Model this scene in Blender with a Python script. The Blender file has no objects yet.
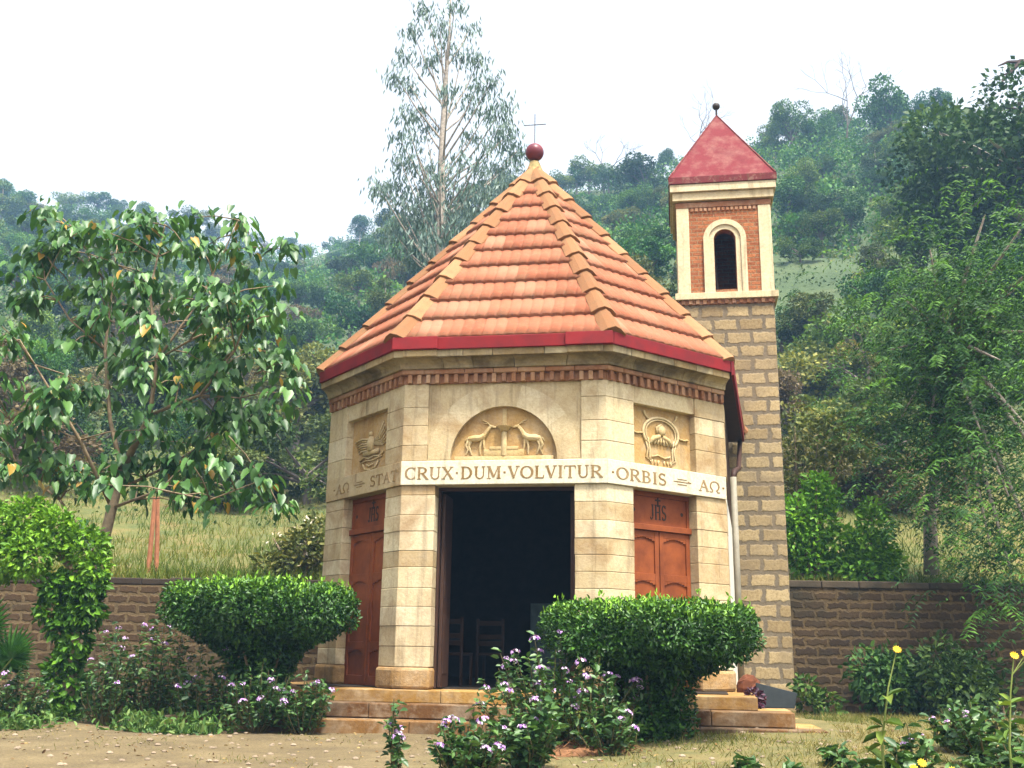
import bpy, bmesh, math, random
import numpy as np
from mathutils import Vector, Matrix

R = math.radians
rng = np.random.default_rng(7)
random.seed(7)
SC = bpy.context.scene
COL = SC.collection

# ---------------------------------------------------------------- camera, sky, sun, exposure
EYE = 1.03
PITCH, ROLL, FPX = R(14.62), R(.85), 1024.0
cam_d = bpy.data.cameras.new('camera'); cam = bpy.data.objects.new('camera', cam_d); COL.objects.link(cam)
cam_d.sensor_width = 36; cam_d.lens = 36.0 * FPX / 1024; cam_d.clip_end = 3000
fwd = Vector((0, math.cos(PITCH), math.sin(PITCH)))
up0 = Vector((0, -math.sin(PITCH), math.cos(PITCH))); rt0 = Vector((1, 0, 0))
rt = rt0 * math.cos(ROLL) + up0 * math.sin(ROLL); up = up0 * math.cos(ROLL) - rt0 * math.sin(ROLL)
m3 = Matrix((rt, up, -fwd)).transposed()
cam.matrix_world = Matrix.Translation((0, 0, EYE)) @ m3.to_4x4()
SC.camera = cam

SUN_EL, SUN_AZ = R(66), R(152)
w = bpy.data.worlds.new('World'); SC.world = w; w.use_nodes = True
nt = w.node_tree; nt.nodes.clear()
sky = nt.nodes.new('ShaderNodeTexSky'); sky.sky_type = 'NISHITA'; sky.sun_disc = False
sky.sun_elevation = SUN_EL; sky.sun_rotation = SUN_AZ; sky.dust_density = 6; sky.air_density = 1.0; sky.ozone_density = 1
hs = nt.nodes.new('ShaderNodeHueSaturation'); hs.inputs['Saturation'].default_value = .12
bg = nt.nodes.new('ShaderNodeBackground'); bg.inputs['Strength'].default_value = .135
wo = nt.nodes.new('ShaderNodeOutputWorld')
nt.links.new(sky.outputs[0], hs.inputs['Color']); nt.links.new(hs.outputs[0], bg.inputs[0]); nt.links.new(bg.outputs[0], wo.inputs[0])
sl = bpy.data.lights.new('sun', 'SUN'); sl.energy = 3.1; sl.angle = R(7); sl.color = (1, .94, .80)
so = bpy.data.objects.new('sun', sl); COL.objects.link(so)
D = Vector((math.sin(SUN_AZ) * math.cos(SUN_EL), math.cos(SUN_AZ) * math.cos(SUN_EL), math.sin(SUN_EL)))
so.rotation_euler = (-D).to_track_quat('-Z', 'Y').to_euler(); so.location = (0, -20, 60)
vs = SC.view_settings; vs.view_transform = 'Standard'; vs.look = 'None'; vs.exposure = 1.76; vs.gamma = 1
SC.cycles.use_denoising = True
SC.cycles.max_bounces = 6; SC.cycles.diffuse_bounces = 3; SC.cycles.glossy_bounces = 2
SC.cycles.transparent_max_bounces = 4; SC.cycles.volume_bounces = 0; SC.cycles.transmission_bounces = 3

# pixel -> world point at a given depth y (used to read real positions out of the photograph)
_c, _s, _cr, _sr = math.cos(PITCH), math.sin(PITCH), math.cos(ROLL), math.sin(ROLL)
def at(px, py, y):
    X0, Y0 = px - 512, py - 384
    X = X0 * _cr + Y0 * _sr; Y = -X0 * _sr + Y0 * _cr
    u = -Y / FPX; r = (X / FPX, _c - u * _s, _s + u * _c)
    k = y / r[1]
    return Vector((r[0] * k, y, r[2] * k + EYE))
def proj(x, y, z):
    z -= EYE; d = y * _c + z * _s; u = -y * _s + z * _c
    X = FPX * x / d; Y = -FPX * u / d
    return 512 + X * _cr - Y * _sr, 384 + X * _sr + Y * _cr

# ---------------------------------------------------------------- node helpers / materials
def mat(name):
    m = bpy.data.materials.new(name); m.use_nodes = True
    n = m.node_tree; n.nodes.clear()
    out = n.nodes.new('ShaderNodeOutputMaterial'); p = n.nodes.new('ShaderNodeBsdfPrincipled')
    n.links.new(p.outputs[0], out.inputs[0])
    return m, n, p, out
def N(n, t, **kw):
    x = n.nodes.new(t)
    for k, v in kw.items():
        if k in x.inputs.keys(): x.inputs[k].default_value = v
        else: setattr(x, k, v)
    return x
def noise(n, scale, detail=4, rough=.55, vec=None, dist=0):
    x = N(n, 'ShaderNodeTexNoise'); x.inputs['Scale'].default_value = scale; x.inputs['Detail'].default_value = detail
    x.inputs['Roughness'].default_value = rough; x.inputs['Distortion'].default_value = dist
    if vec is not None: n.links.new(vec, x.inputs['Vector'])
    return x.outputs['Fac']
def ramp(n, fac, stops):
    r = N(n, 'ShaderNodeValToRGB'); e = r.color_ramp.elements
    while len(e) < len(stops): e.new(.5)
    for k, (p, c) in enumerate(stops):
        e[k].position = p; e[k].color = (*c, 1) if len(c) == 3 else c
    n.links.new(fac, r.inputs[0]); return r.outputs[0]
def mix(n, a, b, fac, mode='MIX'):
    x = N(n, 'ShaderNodeMix', data_type='RGBA', blend_type=mode)
    for s, i in ((fac, 0), (a, 6), (b, 7)):
        if hasattr(s, 'is_output'): n.links.new(s, x.inputs[i])
        elif i == 0: x.inputs[0].default_value = s
        else: x.inputs[i].default_value = (*s, 1)
    return x.outputs[2]
def coords(n): return N(n, 'ShaderNodeTexCoord').outputs['Object']
def bump(n, p, h, strength=.4, dist=.02):
    b = N(n, 'ShaderNodeBump'); b.inputs['Strength'].default_value = strength; b.inputs['Distance'].default_value = dist
    n.links.new(h, b.inputs['Height']); n.links.new(b.outputs[0], p.inputs['Normal'])
def attr(n, name='tint'):
    a = N(n, 'ShaderNodeAttribute'); a.attribute_name = name; return a.outputs['Fac']

def stone_mat(name, c0, c1, c2, stain=(.14, .08, .035), stain_lo=.55, rough=.85, bs=.5, pale=.4, streak=0):
    m, n, p, o = mat(name); v = coords(n)
    base = ramp(n, attr(n), [(0, c0), (.5, c1), (1, c2)])
    n1 = noise(n, 3.2, 6, .65, v); n2 = noise(n, 26, 4, .7, v); n3 = noise(n, 1.1, 5, .6, v, 1.2)
    c = mix(n, base, mix(n, base, (.62, .55, .42), pale), ramp(n, n1, [(.45, (0, 0, 0)), (.7, (.6, .6, .6))]))
    c = mix(n, c, stain, ramp(n, n3, [(stain_lo, (0, 0, 0)), (stain_lo + .2, (.65, .65, .65))]))
    c = mix(n, c, (.55, .45, .3), ramp(n, n2, [(.35, (.35, .35, .35)), (.6, (0, 0, 0))]), 'MULTIPLY')
    if streak:
        mp = N(n, 'ShaderNodeMapping'); mp.inputs['Scale'].default_value = (7, 7, .55); n.links.new(v, mp.inputs[0])
        s1 = noise(n, 1.0, 6, .65, mp.outputs[0], .4)
        c = mix(n, c, (.085, .055, .03), ramp(n, s1, [(.54, (0, 0, 0)), (.72, (streak, streak, streak))]))
        n4 = noise(n, 7, 6, .7, v, .5)
        c = mix(n, c, (.30, .24, .17), ramp(n, n4, [(.52, (0, 0, 0)), (.72, (.45, .45, .45))]))
    n.links.new(c, p.inputs['Base Color']); p.inputs['Roughness'].default_value = rough; p.inputs['Specular IOR Level'].default_value = .2
    bump(n, p, mix(n, n2, n3, .4), bs, .02); return m
M = {}
M['stone'] = stone_mat('stone', (.33, .24, .125), (.44, .35, .205), (.53, .45, .305), (.21, .11, .038), .50, streak=.6)
M['stone_old'] = stone_mat('weathered_stone', (.30, .205, .09), (.40, .30, .155), (.45, .37, .23), (.05, .038, .025), .46, streak=.75)
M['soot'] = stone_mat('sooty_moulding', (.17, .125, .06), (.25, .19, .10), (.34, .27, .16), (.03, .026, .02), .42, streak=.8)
M['base'] = stone_mat('dirty_base_stone', (.22, .125, .045), (.30, .18, .07), (.38, .27, .13), (.07, .045, .025), .48, bs=1.0, streak=.6)
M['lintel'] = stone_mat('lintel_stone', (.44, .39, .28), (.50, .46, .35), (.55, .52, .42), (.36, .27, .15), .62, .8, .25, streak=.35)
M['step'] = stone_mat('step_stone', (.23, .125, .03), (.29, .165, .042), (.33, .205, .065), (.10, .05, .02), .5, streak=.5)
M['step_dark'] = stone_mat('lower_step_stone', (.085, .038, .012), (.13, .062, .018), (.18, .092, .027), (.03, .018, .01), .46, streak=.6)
M['relief'] = stone_mat('relief_stone', (.38, .27, .115), (.43, .32, .155), (.48, .37, .2), (.28, .16, .06), .56, streak=.3)
M['recess'] = stone_mat('recess_stone', (.33, .20, .07), (.37, .235, .09), (.40, .27, .12), (.2, .1, .035), .5, streak=.45)
M['dentil'] = stone_mat('dentil_brick', (.22, .092, .045), (.28, .13, .065), (.36, .2, .11), (.08, .04, .025), .52)
M['cream'] = stone_mat('cream_plaster', (.45, .37, .22), (.49, .41, .26), (.52, .45, .31), (.24, .18, .10), .58, .8, .2, streak=.5)
M['white_wall'] = stone_mat('white_plaster', (.56, .55, .5), (.6, .59, .54), (.62, .6, .56), (.4, .36, .3), .7, .8, .15)
M['letter'] = stone_mat('letter_paint', (.17, .10, .03), (.18, .105, .035), (.2, .12, .04), (.12, .075, .03), .6)

def simple(name, c, rough=.6, var=.35, scale=6, c2=None, bs=.15, spec=.2, metal=0):
    m, n, p, o = mat(name); v = coords(n)
    c2 = c2 or tuple(x * (1 - var) for x in c)
    k = mix(n, c, c2, ramp(n, noise(n, scale, 5, .6, v), [(.35, (0, 0, 0)), (.68, (1, 1, 1))]))
    n.links.new(k, p.inputs['Base Color']); p.inputs['Roughness'].default_value = rough; p.inputs['Metallic'].default_value = metal
    p.inputs['Specular IOR Level'].default_value = spec
    bump(n, p, noise(n, scale * 6, 4, .6, v), bs, .01); return m
M['red_paint'] = simple('red_painted_metal', (.19, .009, .012), .7, .35, 4, (.12, .010, .013))
M['dark_wood'] = simple('dark_wood', (.045, .02, .014), .6)
M['door'] = simple('red_brown_door_paint', (.21, .052, .012), .65, .35, 3.5, (.12, .028, .007))
M['door_frame'] = simple('brown_frame', (.05, .024, .015), .6)
M['iron'] = simple('dark_iron', (.05, .04, .04), .5)
M['mark'] = simple('black_mark', (.035, .022, .016), .7)
M['pipe'] = simple('grey_pipe', (.21, .19, .145), .6, .3, 5, (.14, .125, .095))
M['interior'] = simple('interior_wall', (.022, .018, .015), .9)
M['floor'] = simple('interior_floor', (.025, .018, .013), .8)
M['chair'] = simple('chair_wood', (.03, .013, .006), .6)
M['blue_wood'] = simple('blue_grey_wood', (.10, .15, .165), .8)
M['ball'] = simple('finial_ball', (.17, .03, .03), .35, .3, 5, (.09, .025, .04))
M['mortar'] = simple('roof_mortar', (.34, .22, .10), .9, .4, 14, (.13, .13, .05))
M['slab'] = simple('dark_slab', (.016, .02, .022), .9)
M['red_rock'] = simple('red_rock', (.12, .04, .018), .9, .4, 12)
M['bark'] = simple('brown_bark', (.24, .18, .11), .9, .45, 9, (.13, .095, .06), .6)
M['pale_bark'] = simple('pale_bark', (.36, .31, .26), .85, .5, 7, (.17, .14, .115), .5)
M['grey_bark'] = simple('grey_twig_bark', (.13, .105, .09), .9)
M['post'] = simple('reddish_post_wood', (.30, .12, .06), .85)
M['pebble'] = simple('pebble_stone', (.26, .2, .14), .9, .5, 3)
M['soil_heap'] = simple('dry_litter', (.20, .095, .045), .95, .5, 20)

# terracotta tiles
m, n, p, o = mat('terracotta'); v = coords(n)
c = ramp(n, attr(n), [(0, (.19, .058, .030)), (.35, (.235, .08, .042)), (.75, (.265, .098, .055)), (1, (.31, .145, .09))])
c = mix(n, c, (.31, .135, .075), ramp(n, noise(n, 9, 5, .7, v), [(.5, (0, 0, 0)), (.75, (.65, .65, .65))]))
c = mix(n, c, (.17, .10, .055), ramp(n, noise(n, 2.4, 6, .7, v, .8), [(.5, (0, 0, 0)), (.72, (.8, .8, .8))]))
n.links.new(c, p.inputs['Base Color']); p.inputs['Roughness'].default_value = .9; c2 = mix(n, c, (.10, .085, .06), ramp(n, noise(n, 13, 6, .75, v, .6), [(.56, (0, 0, 0)), (.68, (.6, .6, .6))])); n.links.new(c2, p.inputs['Base Color'])
p.inputs['Specular IOR Level'].default_value = .15
bump(n, p, noise(n, 60, 3, .6, v), .3, .008); M['tile'] = m
m, n, p, o = mat('hip_tile_clay'); v = coords(n)
c = ramp(n, attr(n), [(0, (.17, .078, .035)), (.5, (.22, .105, .048)), (1, (.27, .14, .068))])
c = mix(n, c, (.13, .085, .045), ramp(n, noise(n, 3, 6, .7, v, .8), [(.5, (0, 0, 0)), (.72, (.7, .7, .7))]))
n.links.new(c, p.inputs['Base Color']); p.inputs['Roughness'].default_value = .9; p.inputs['Specular IOR Level'].default_value = .15
bump(n, p, noise(n, 40, 4, .6, v), .35, .01); M['hip'] = m

# red brick / block masonry: coordinates run (along wall, height)
def wall_vec(n, dist, dscale):
    v = coords(n); s = N(n, 'ShaderNodeSeparateXYZ'); n.links.new(v, s.inputs[0])
    a = N(n, 'ShaderNodeMath', operation='ADD'); n.links.new(s.outputs[0], a.inputs[0]); n.links.new(s.outputs[1], a.inputs[1])
    cmb = N(n, 'ShaderNodeCombineXYZ'); n.links.new(a.outputs[0], cmb.inputs[0]); n.links.new(s.outputs[2], cmb.inputs[1])
    nz = N(n, 'ShaderNodeTexNoise'); nz.inputs['Scale'].default_value = dscale; nz.inputs['Detail'].default_value = 4
    n.links.new(v, nz.inputs['Vector'])
    sub = N(n, 'ShaderNodeVectorMath', operation='SUBTRACT'); n.links.new(nz.outputs['Color'], sub.inputs[0]); sub.inputs[1].default_value = (.5, .5, .5)
    sc = N(n, 'ShaderNodeVectorMath', operation='SCALE'); n.links.new(sub.outputs[0], sc.inputs[0]); sc.inputs['Scale'].default_value = dist
    ad = N(n, 'ShaderNodeVectorMath', operation='ADD'); n.links.new(cmb.outputs[0], ad.inputs[0]); n.links.new(sc.outputs[0], ad.inputs[1])
    return ad.outputs[0], v
def masonry(name, c1, c2, mort, bw, bh, ms, dist=.1, dscale=5, smooth=.25, mort2=None, bs=.7, blotch=None):
    m, n, p, o = mat(name); vec, v = wall_vec(n, dist, dscale)
    b = N(n, 'ShaderNodeTexBrick'); n.links.new(vec, b.inputs['Vector'])
    b.inputs['Scale'].default_value = 1; b.inputs['Brick Width'].default_value = bw; b.inputs['Row Height'].default_value = bh
    b.inputs['Mortar Size'].default_value = ms; b.inputs['Mortar Smooth'].default_value = smooth; b.inputs['Bias'].default_value = 0
    b.offset = .5
    n.links.new(mix(n, c1, tuple(x * 1.12 for x in c1), noise(n, 8, 5, .7, v)), b.inputs['Color1'])
    n.links.new(mix(n, c2, tuple(x * .7 for x in c2), noise(n, 5, 5, .7, v)), b.inputs['Color2'])
    n.links.new(mix(n, mort, mort2 or tuple(x * .65 for x in mort), noise(n, 3, 5, .6, v)), b.inputs['Mortar'])
    c = mix(n, b.outputs['Color'], (.45, .38, .28), ramp(n, noise(n, 22, 4, .7, v), [(.36, (.55, .55, .55)), (.56, (0, 0, 0))]), 'MULTIPLY')
    if blotch: c = mix(n, c, blotch, ramp(n, noise(n, .8, 6, .65, v, .8), [(.48, (0, 0, 0)), (.66, (.8, .8, .8))]))
    n.links.new(c, p.inputs['Base Color']); p.inputs['Roughness'].default_value = .95; p.inputs['Specular IOR Level'].default_value = .15
    inv = N(n, 'ShaderNodeMath', operation='SUBTRACT'); inv.inputs[0].default_value = 1; n.links.new(b.outputs['Fac'], inv.inputs[1])
    ad = N(n, 'ShaderNodeMath', operation='MULTIPLY_ADD'); n.links.new(noise(n, 14, 5, .7, v), ad.inputs[0]); ad.inputs[1].default_value = .8; n.links.new(inv.outputs[0], ad.inputs[2])
    bump(n, p, ad.outputs[0], bs, .03); return m
M['tower_stone'] = masonry('tower_block_masonry', (.34, .262, .145), (.26, .19, .10), (.17, .14, .10), .50, .28, .056, .10, 9, .55, (.10, .08, .057), .35, (.16, .12, .075))
M['tower_brick'] = masonry('tower_red_brick', (.33, .12, .05), (.26, .085, .036), (.30, .18, .10), .23, .085, .011, .02, 5, .2)
M['wall_left'] = masonry('dark_stone_masonry_pale_mortar', (.055, .035, .02), (.09, .056, .03), (.15, .108, .058), .40, .18, .042, .12, 9, .6, (.085, .06, .033), .5, (.045, .037, .02))
M['wall_right'] = masonry('dark_stone_masonry', (.03, .02, .012), (.065, .042, .022), (.05, .034, .018), .43, .17, .04, .13, 9, .7, (.12, .082, .04), .5, (.02, .018, .011))

def leaf_mat(name, stops, rough=.5, trans=.3, spec=.35, objvar=.0):
    m, n, p, o = mat(name)
    c = ramp(n, attr(n), stops)
    if objvar:
        oi = N(n, 'ShaderNodeObjectInfo'); h = N(n, 'ShaderNodeHueSaturation')
        mr = N(n, 'ShaderNodeMapRange'); mr.inputs['To Min'].default_value = 1 - objvar; mr.inputs['To Max'].default_value = 1 + objvar
        n.links.new(oi.outputs['Random'], mr.inputs[0]); n.links.new(mr.outputs[0], h.inputs['Value']); n.links.new(c, h.inputs['Color'])
        mh = N(n, 'ShaderNodeMapRange'); mh.inputs['To Min'].default_value = .47; mh.inputs['To Max'].default_value = .53
        fr = N(n, 'ShaderNodeMath', operation='MULTIPLY'); fr.inputs[1].default_value = 7.31; n.links.new(oi.outputs['Random'], fr.inputs[0])
        fr2 = N(n, 'ShaderNodeMath', operation='FRACT'); n.links.new(fr.outputs[0], fr2.inputs[0]); n.links.new(fr2.outputs[0], mh.inputs[0])
        n.links.new(mh.outputs[0], h.inputs['Hue']); c = h.outputs[0]
    n.links.new(c, p.inputs['Base Color']); p.inputs['Roughness'].default_value = rough; p.inputs['Specular IOR Level'].default_value = spec
    t = N(n, 'ShaderNodeBsdfTranslucent'); n.links.new(mix(n, c, (1.0, 1.0, .5), .9, 'MULTIPLY'), t.inputs[0])
    ms = N(n, 'ShaderNodeMixShader'); ms.inputs[0].default_value = trans
    n.links.new(p.outputs[0], ms.inputs[1]); n.links.new(t.outputs[0], ms.inputs[2]); n.links.new(ms.outputs[0], o.inputs[0])
    return m
M['leaf_dark'] = leaf_mat('dark_leaves', [(0, (.016, .046, .010)), (.6, (.038, .092, .016)), (1, (.09, .165, .026))], .6, .22, .2, .42)
M['leaf_mid'] = leaf_mat('mid_green_leaves', [(0, (.024, .066, .011)), (.6, (.064, .13, .019)), (1, (.145, .215, .03))], .6, .28, .2, .42)
M['leaf_olive'] = leaf_mat('olive_leaves', [(0, (.05, .07, .014)), (.6, (.10, .12, .025)), (1, (.2, .185, .04))], .65, .3, .3, .3)
M['leaf_under'] = leaf_mat('undergrowth_leaves', [(0, (.026, .055, .010)), (.6, (.065, .105, .017)), (1, (.15, .15, .03))], .65, .28, .2)
M['leaf_dry'] = leaf_mat('dry_leaves', [(0, (.09, .07, .035)), (.6, (.14, .115, .055)), (1, (.2, .17, .08))], .7, .3, .2, .2)
M['leaf_blue'] = leaf_mat('blue_green_leaves', [(0, (.075, .125, .105)), (.6, (.115, .175, .145)), (1, (.17, .24, .195))], .5, .3, .4, .1)
M['leaf_broad'] = leaf_mat('broad_leaves', [(0, (.022, .07, .018)), (.5, (.05, .13, .028)), (.95, (.10, .21, .045)), (.972, (.34, .20, .035)), (1, (.38, .24, .05))], .42, .3, .35)
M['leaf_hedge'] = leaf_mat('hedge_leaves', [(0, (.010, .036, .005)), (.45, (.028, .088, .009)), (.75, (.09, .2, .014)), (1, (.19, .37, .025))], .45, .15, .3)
M['leaf_vine'] = leaf_mat('bright_climber_leaves', [(0, (.03, .09, .009)), (.5, (.09, .21, .014)), (1, (.19, .36, .022))], .5, .3, .25)
M['leaf_lantana'] = leaf_mat('lantana_leaves', [(0, (.02, .055, .016)), (.5, (.04, .1, .026)), (1, (.09, .17, .04))], .45, .25, .45)
M['leaf_bright'] = leaf_mat('bright_shrub_leaves', [(0, (.045, .13, .010)), (.5, (.11, .28, .018)), (1, (.22, .43, .03))], .5, .3, .25)
M['leaf_pepper'] = leaf_mat('pepper_tree_leaves', [(0, (.010, .036, .008)), (.55, (.024, .078, .012)), (1, (.095, .22, .02))], .6, .3, .2)
M['leaf_fern'] = leaf_mat('fern_leaves', [(0, (.14, .2, .02)), (1, (.32, .36, .05))], .6, .35, .2)
M['leaf_palm'] = leaf_mat('palm_leaves', [(0, (.04, .14, .03)), (1, (.09, .24, .05))], .4, .3, .5)
M['leaf_purple'] = leaf_mat('purple_leaves', [(0, (.03, .006, .02)), (1, (.07, .015, .04))], .5, .2, .4)
M['stem'] = simple('green_brown_stem', (.10, .085, .035), .7)
M['stem_green'] = simple('green_stem', (.16, .2, .05), .6)
M['petal_lilac'] = leaf_mat('lilac_petals', [(0, (.30, .13, .48)), (.5, (.52, .30, .66)), (.8, (.75, .55, .78)), (1, (.85, .75, .85))], .6, .3, .2)
M['petal_yellow'] = leaf_mat('yellow_petals', [(0, (.72, .40, .02)), (1, (.82, .62, .06))], .6, .3, .2)
M['petal_white'] = leaf_mat('pale_petals', [(0, (.6, .5, .4)), (1, (.78, .72, .62))], .6, .3, .2)
M['litter'] = leaf_mat('fallen_leaves', [(0, (.07, .035, .015)), (.5, (.16, .09, .03)), (1, (.3, .22, .09))], .7, .1, .2)
M['grass_tall'] = leaf_mat('tall_slope_grass', [(0, (.04, .08, .008)), (.5, (.09, .125, .013)), (1, (.18, .15, .028))], .7, .35, .2)
M['grass_short'] = leaf_mat('short_dry_grass', [(0, (.05, .08, .013)), (.45, (.125, .125, .027)), (1, (.24, .19, .065))], .7, .3, .2)
M['grass_green'] = leaf_mat('green_ground_cover', [(0, (.035, .09, .016)), (.6, (.075, .16, .03)), (1, (.15, .22, .06))], .6, .3, .3)

# ground: dirt path on the left, dry grass on the right
m, n, p, o = mat('dirt_and_dry_grass_ground'); v = coords(n)
dirt = ramp(n, noise(n, 1.3, 8, .65, v), [(.28, (.075, .053, .022)), (.5, (.12, .088, .037)), (.72, (.165, .125, .058))])
gr = ramp(n, noise(n, 2.2, 8, .7, v), [(.3, (.06, .07, .016)), (.5, (.12, .105, .03)), (.72, (.18, .135, .05))])
sx = N(n, 'ShaderNodeSeparateXYZ'); n.links.new(v, sx.inputs[0])
ad = N(n, 'ShaderNodeMath', operation='MULTIPLY_ADD'); n.links.new(noise(n, .7, 5, .6, v), ad.inputs[0]); ad.inputs[1].default_value = 3.2; n.links.new(sx.outputs[0], ad.inputs[2])
k = ramp(n, N(n, 'ShaderNodeMapRange').outputs[0], [(0, (0, 0, 0)), (1, (1, 1, 1))])
mr = [x for x in n.nodes if x.type == 'MAP_RANGE'][0]; n.links.new(ad.outputs[0], mr.inputs[0]); mr.inputs[1].default_value = .8; mr.inputs[2].default_value = 2.6
c = mix(n, dirt, gr, k)
n.links.new(mix(n, c, (.42, .30, .2), ramp(n, noise(n, 45, 4, .7, v), [(.38, (.7, .7, .7)), (.55, (0, 0, 0))]), 'MULTIPLY'), p.inputs['Base Color'])
p.inputs['Roughness'].default_value = .95; bump(n, p, noise(n, 16, 7, .7, v), .6, .04); M['ground'] = m
m, n, p, o = mat('hillside_ground'); v = coords(n)
c = ramp(n, noise(n, .11, 8, .65, v), [(.3, (.018, .04, .010)), (.5, (.036, .06, .015)), (.68, (.06, .072, .022))])
sx = N(n, 'ShaderNodeSeparateXYZ'); n.links.new(v, sx.inputs[0])
mr = N(n, 'ShaderNodeMapRange'); n.links.new(sx.outputs[1], mr.inputs[0]); mr.inputs[1].default_value = 30; mr.inputs[2].default_value = 46
g2 = ramp(n, noise(n, 1.2, 8, .7, v), [(.3, (.04, .06, .01)), (.5, (.085, .085, .016)), (.72, (.15, .10, .03))])
n.links.new(mix(n, g2, c, mr.outputs[0]), p.inputs['Base Color']); p.inputs['Roughness'].default_value = .95
bump(n, p, noise(n, 2, 8, .7, v), .6, .2); M['hill'] = m

# ---------------------------------------------------------------- mesh helpers
class MB:
    def __init__(s, f=None): s.v = []; s.f = []; s.t = []; s.fn = f
    def add(s, verts, faces, tint=None):
        o = len(s.v)
        s.v += [tuple(s.fn(*q)) if s.fn else tuple(q) for q in verts]
        t = random.random() if tint is None else tint
        for f in faces: s.f.append([o + i for i in f]); s.t.append(t)
    def box(s, x0, x1, y0, y1, z0, z1, tint=None):
        s.add([(x, y, z) for z in (z0, z1) for y in (y0, y1) for x in (x0, x1)],
              [(0, 2, 3, 1), (4, 5, 7, 6), (0, 1, 5, 4), (2, 6, 7, 3), (0, 4, 6, 2), (1, 3, 7, 5)], tint)
    def prism(s, pts, z0, z1, tint=None):
        k = len(pts)
        s.add([(x, y, z0) for x, y in pts] + [(x, y, z1) for x, y in pts],
              [tuple(range(k))[::-1], tuple(range(k, 2 * k))] + [(i, (i + 1) % k, k + (i + 1) % k, k + i) for i in range(k)], tint)
    def tube(s, pts, rad, sides=8, tint=None, caps=True):
        pts = [Vector(q) for q in pts]; rings = []; vs = []
        ref = None
        for i, q in enumerate(pts):
            d = (pts[min(i + 1, len(pts) - 1)] - pts[max(i - 1, 0)]).normalized()
            a = ref if ref is not None else (Vector((0, 0, 1)) if abs(d.z) < .9 else Vector((1, 0, 0)))
            x = a - d * a.dot(d)
            if x.length < 1e-4: x = d.orthogonal()
            x.normalize(); y = d.cross(x); ref = x
            r = rad[i] if hasattr(rad, '__len__') else rad
            for j in range(sides):
                an = 2 * math.pi * j / sides
                vs.append(q + x * (r * math.cos(an)) + y * (r * math.sin(an)))
        fs = [(i * sides + j, i * sides + (j + 1) % sides, (i + 1) * sides + (j + 1) % sides, (i + 1) * sides + j) for i in range(len(pts) - 1) for j in range(sides)]
        if caps: fs += [tuple(range(sides))[::-1], tuple(range((len(pts) - 1) * sides, len(pts) * sides))]
        s.add(vs, fs, tint)
    def sphere(s, c, r, nu=20, nv=12, tint=None):
        r = r if hasattr(r, '__len__') else (r, r, r)
        vs = [(c[0], c[1], c[2] - r[2])]
        for i in range(1, nv):
            a = math.pi * i / nv - math.pi / 2
            for j in range(nu):
                b = 2 * math.pi * j / nu
                vs.append((c[0] + r[0] * math.cos(a) * math.cos(b), c[1] + r[1] * math.cos(a) * math.sin(b), c[2] + r[2] * math.sin(a)))
        vs.append((c[0], c[1], c[2] + r[2])); L = len(vs) - 1
        fs = [(0, 1 + (j + 1) % nu, 1 + j) for j in range(nu)]
        fs += [(1 + i * nu + j, 1 + i * nu + (j + 1) % nu, 1 + (i + 1) * nu + (j + 1) % nu, 1 + (i + 1) * nu + j) for i in range(nv - 2) for j in range(nu)]
        fs += [(L, 1 + (nv - 2) * nu + j, 1 + (nv - 2) * nu + (j + 1) % nu) for j in range(nu)]
        s.add(vs, fs, tint)
    def build(s, name, material, parent=None, bevel=0, smooth=False, fix=True):
        me = bpy.data.meshes.new(name); me.from_pydata(s.v, [], s.f); me.update()
        a = me.attributes.new('tint', 'FLOAT', 'FACE'); a.data.foreach_set('value', np.array(s.t, np.float32))
        me.materials.append(material)
        if fix:
            b = bmesh.new(); b.from_mesh(me); bmesh.ops.recalc_face_normals(b, faces=b.faces); b.to_mesh(me); b.free()
        if smooth: me.polygons.foreach_set('use_smooth', [True] * len(me.polygons))
        ob = bpy.data.objects.new(name, me); COL.objects.link(ob)
        if parent: ob.parent = parent
        if bevel:
            bv = ob.modifiers.new('bevel', 'BEVEL'); bv.width = bevel; bv.segments = 2; bv.limit_method = 'ANGLE'
        return ob
def tag(o, label=None, cat=None, group=None, kind=None):
    for k, v in (('label', label), ('category', cat), ('group', group), ('kind', kind)):
        if v: o[k] = v
    return o
def empty(name, loc, rz=0, **kw):
    o = bpy.data.objects.new(name, None); COL.objects.link(o); o.location = loc; o.rotation_euler.z = rz; o.empty_display_size = .2
    return tag(o, **kw)
def np_mesh(name, V, F, tint, material, parent=None, smooth=False):
    """V (n,3), F (m,k) all faces with k corners, tint (m,)"""
    me = bpy.data.meshes.new(name); k = F.shape[1]; nf = len(F)
    me.vertices.add(len(V)); me.vertices.foreach_set('co', V.astype(np.float32).ravel())
    me.loops.add(nf * k); me.loops.foreach_set('vertex_index', F.astype(np.int32).ravel())
    me.polygons.add(nf); me.polygons.foreach_set('loop_start', np.arange(0, nf * k, k, dtype=np.int32))
    me.polygons.foreach_set('loop_total', np.full(nf, k, np.int32))
    me.update(calc_edges=True)
    a = me.attributes.new('tint', 'FLOAT', 'FACE'); a.data.foreach_set('value', tint.astype(np.float32))
    me.materials.append(material)
    if smooth: me.polygons.foreach_set('use_smooth', [True] * nf)
    ob = bpy.data.objects.new(name, me); COL.objects.link(ob)
    if parent: ob.parent = parent
    return ob
def unit(a): return a / np.maximum(np.linalg.norm(a, axis=-1, keepdims=True), 1e-9)
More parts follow.
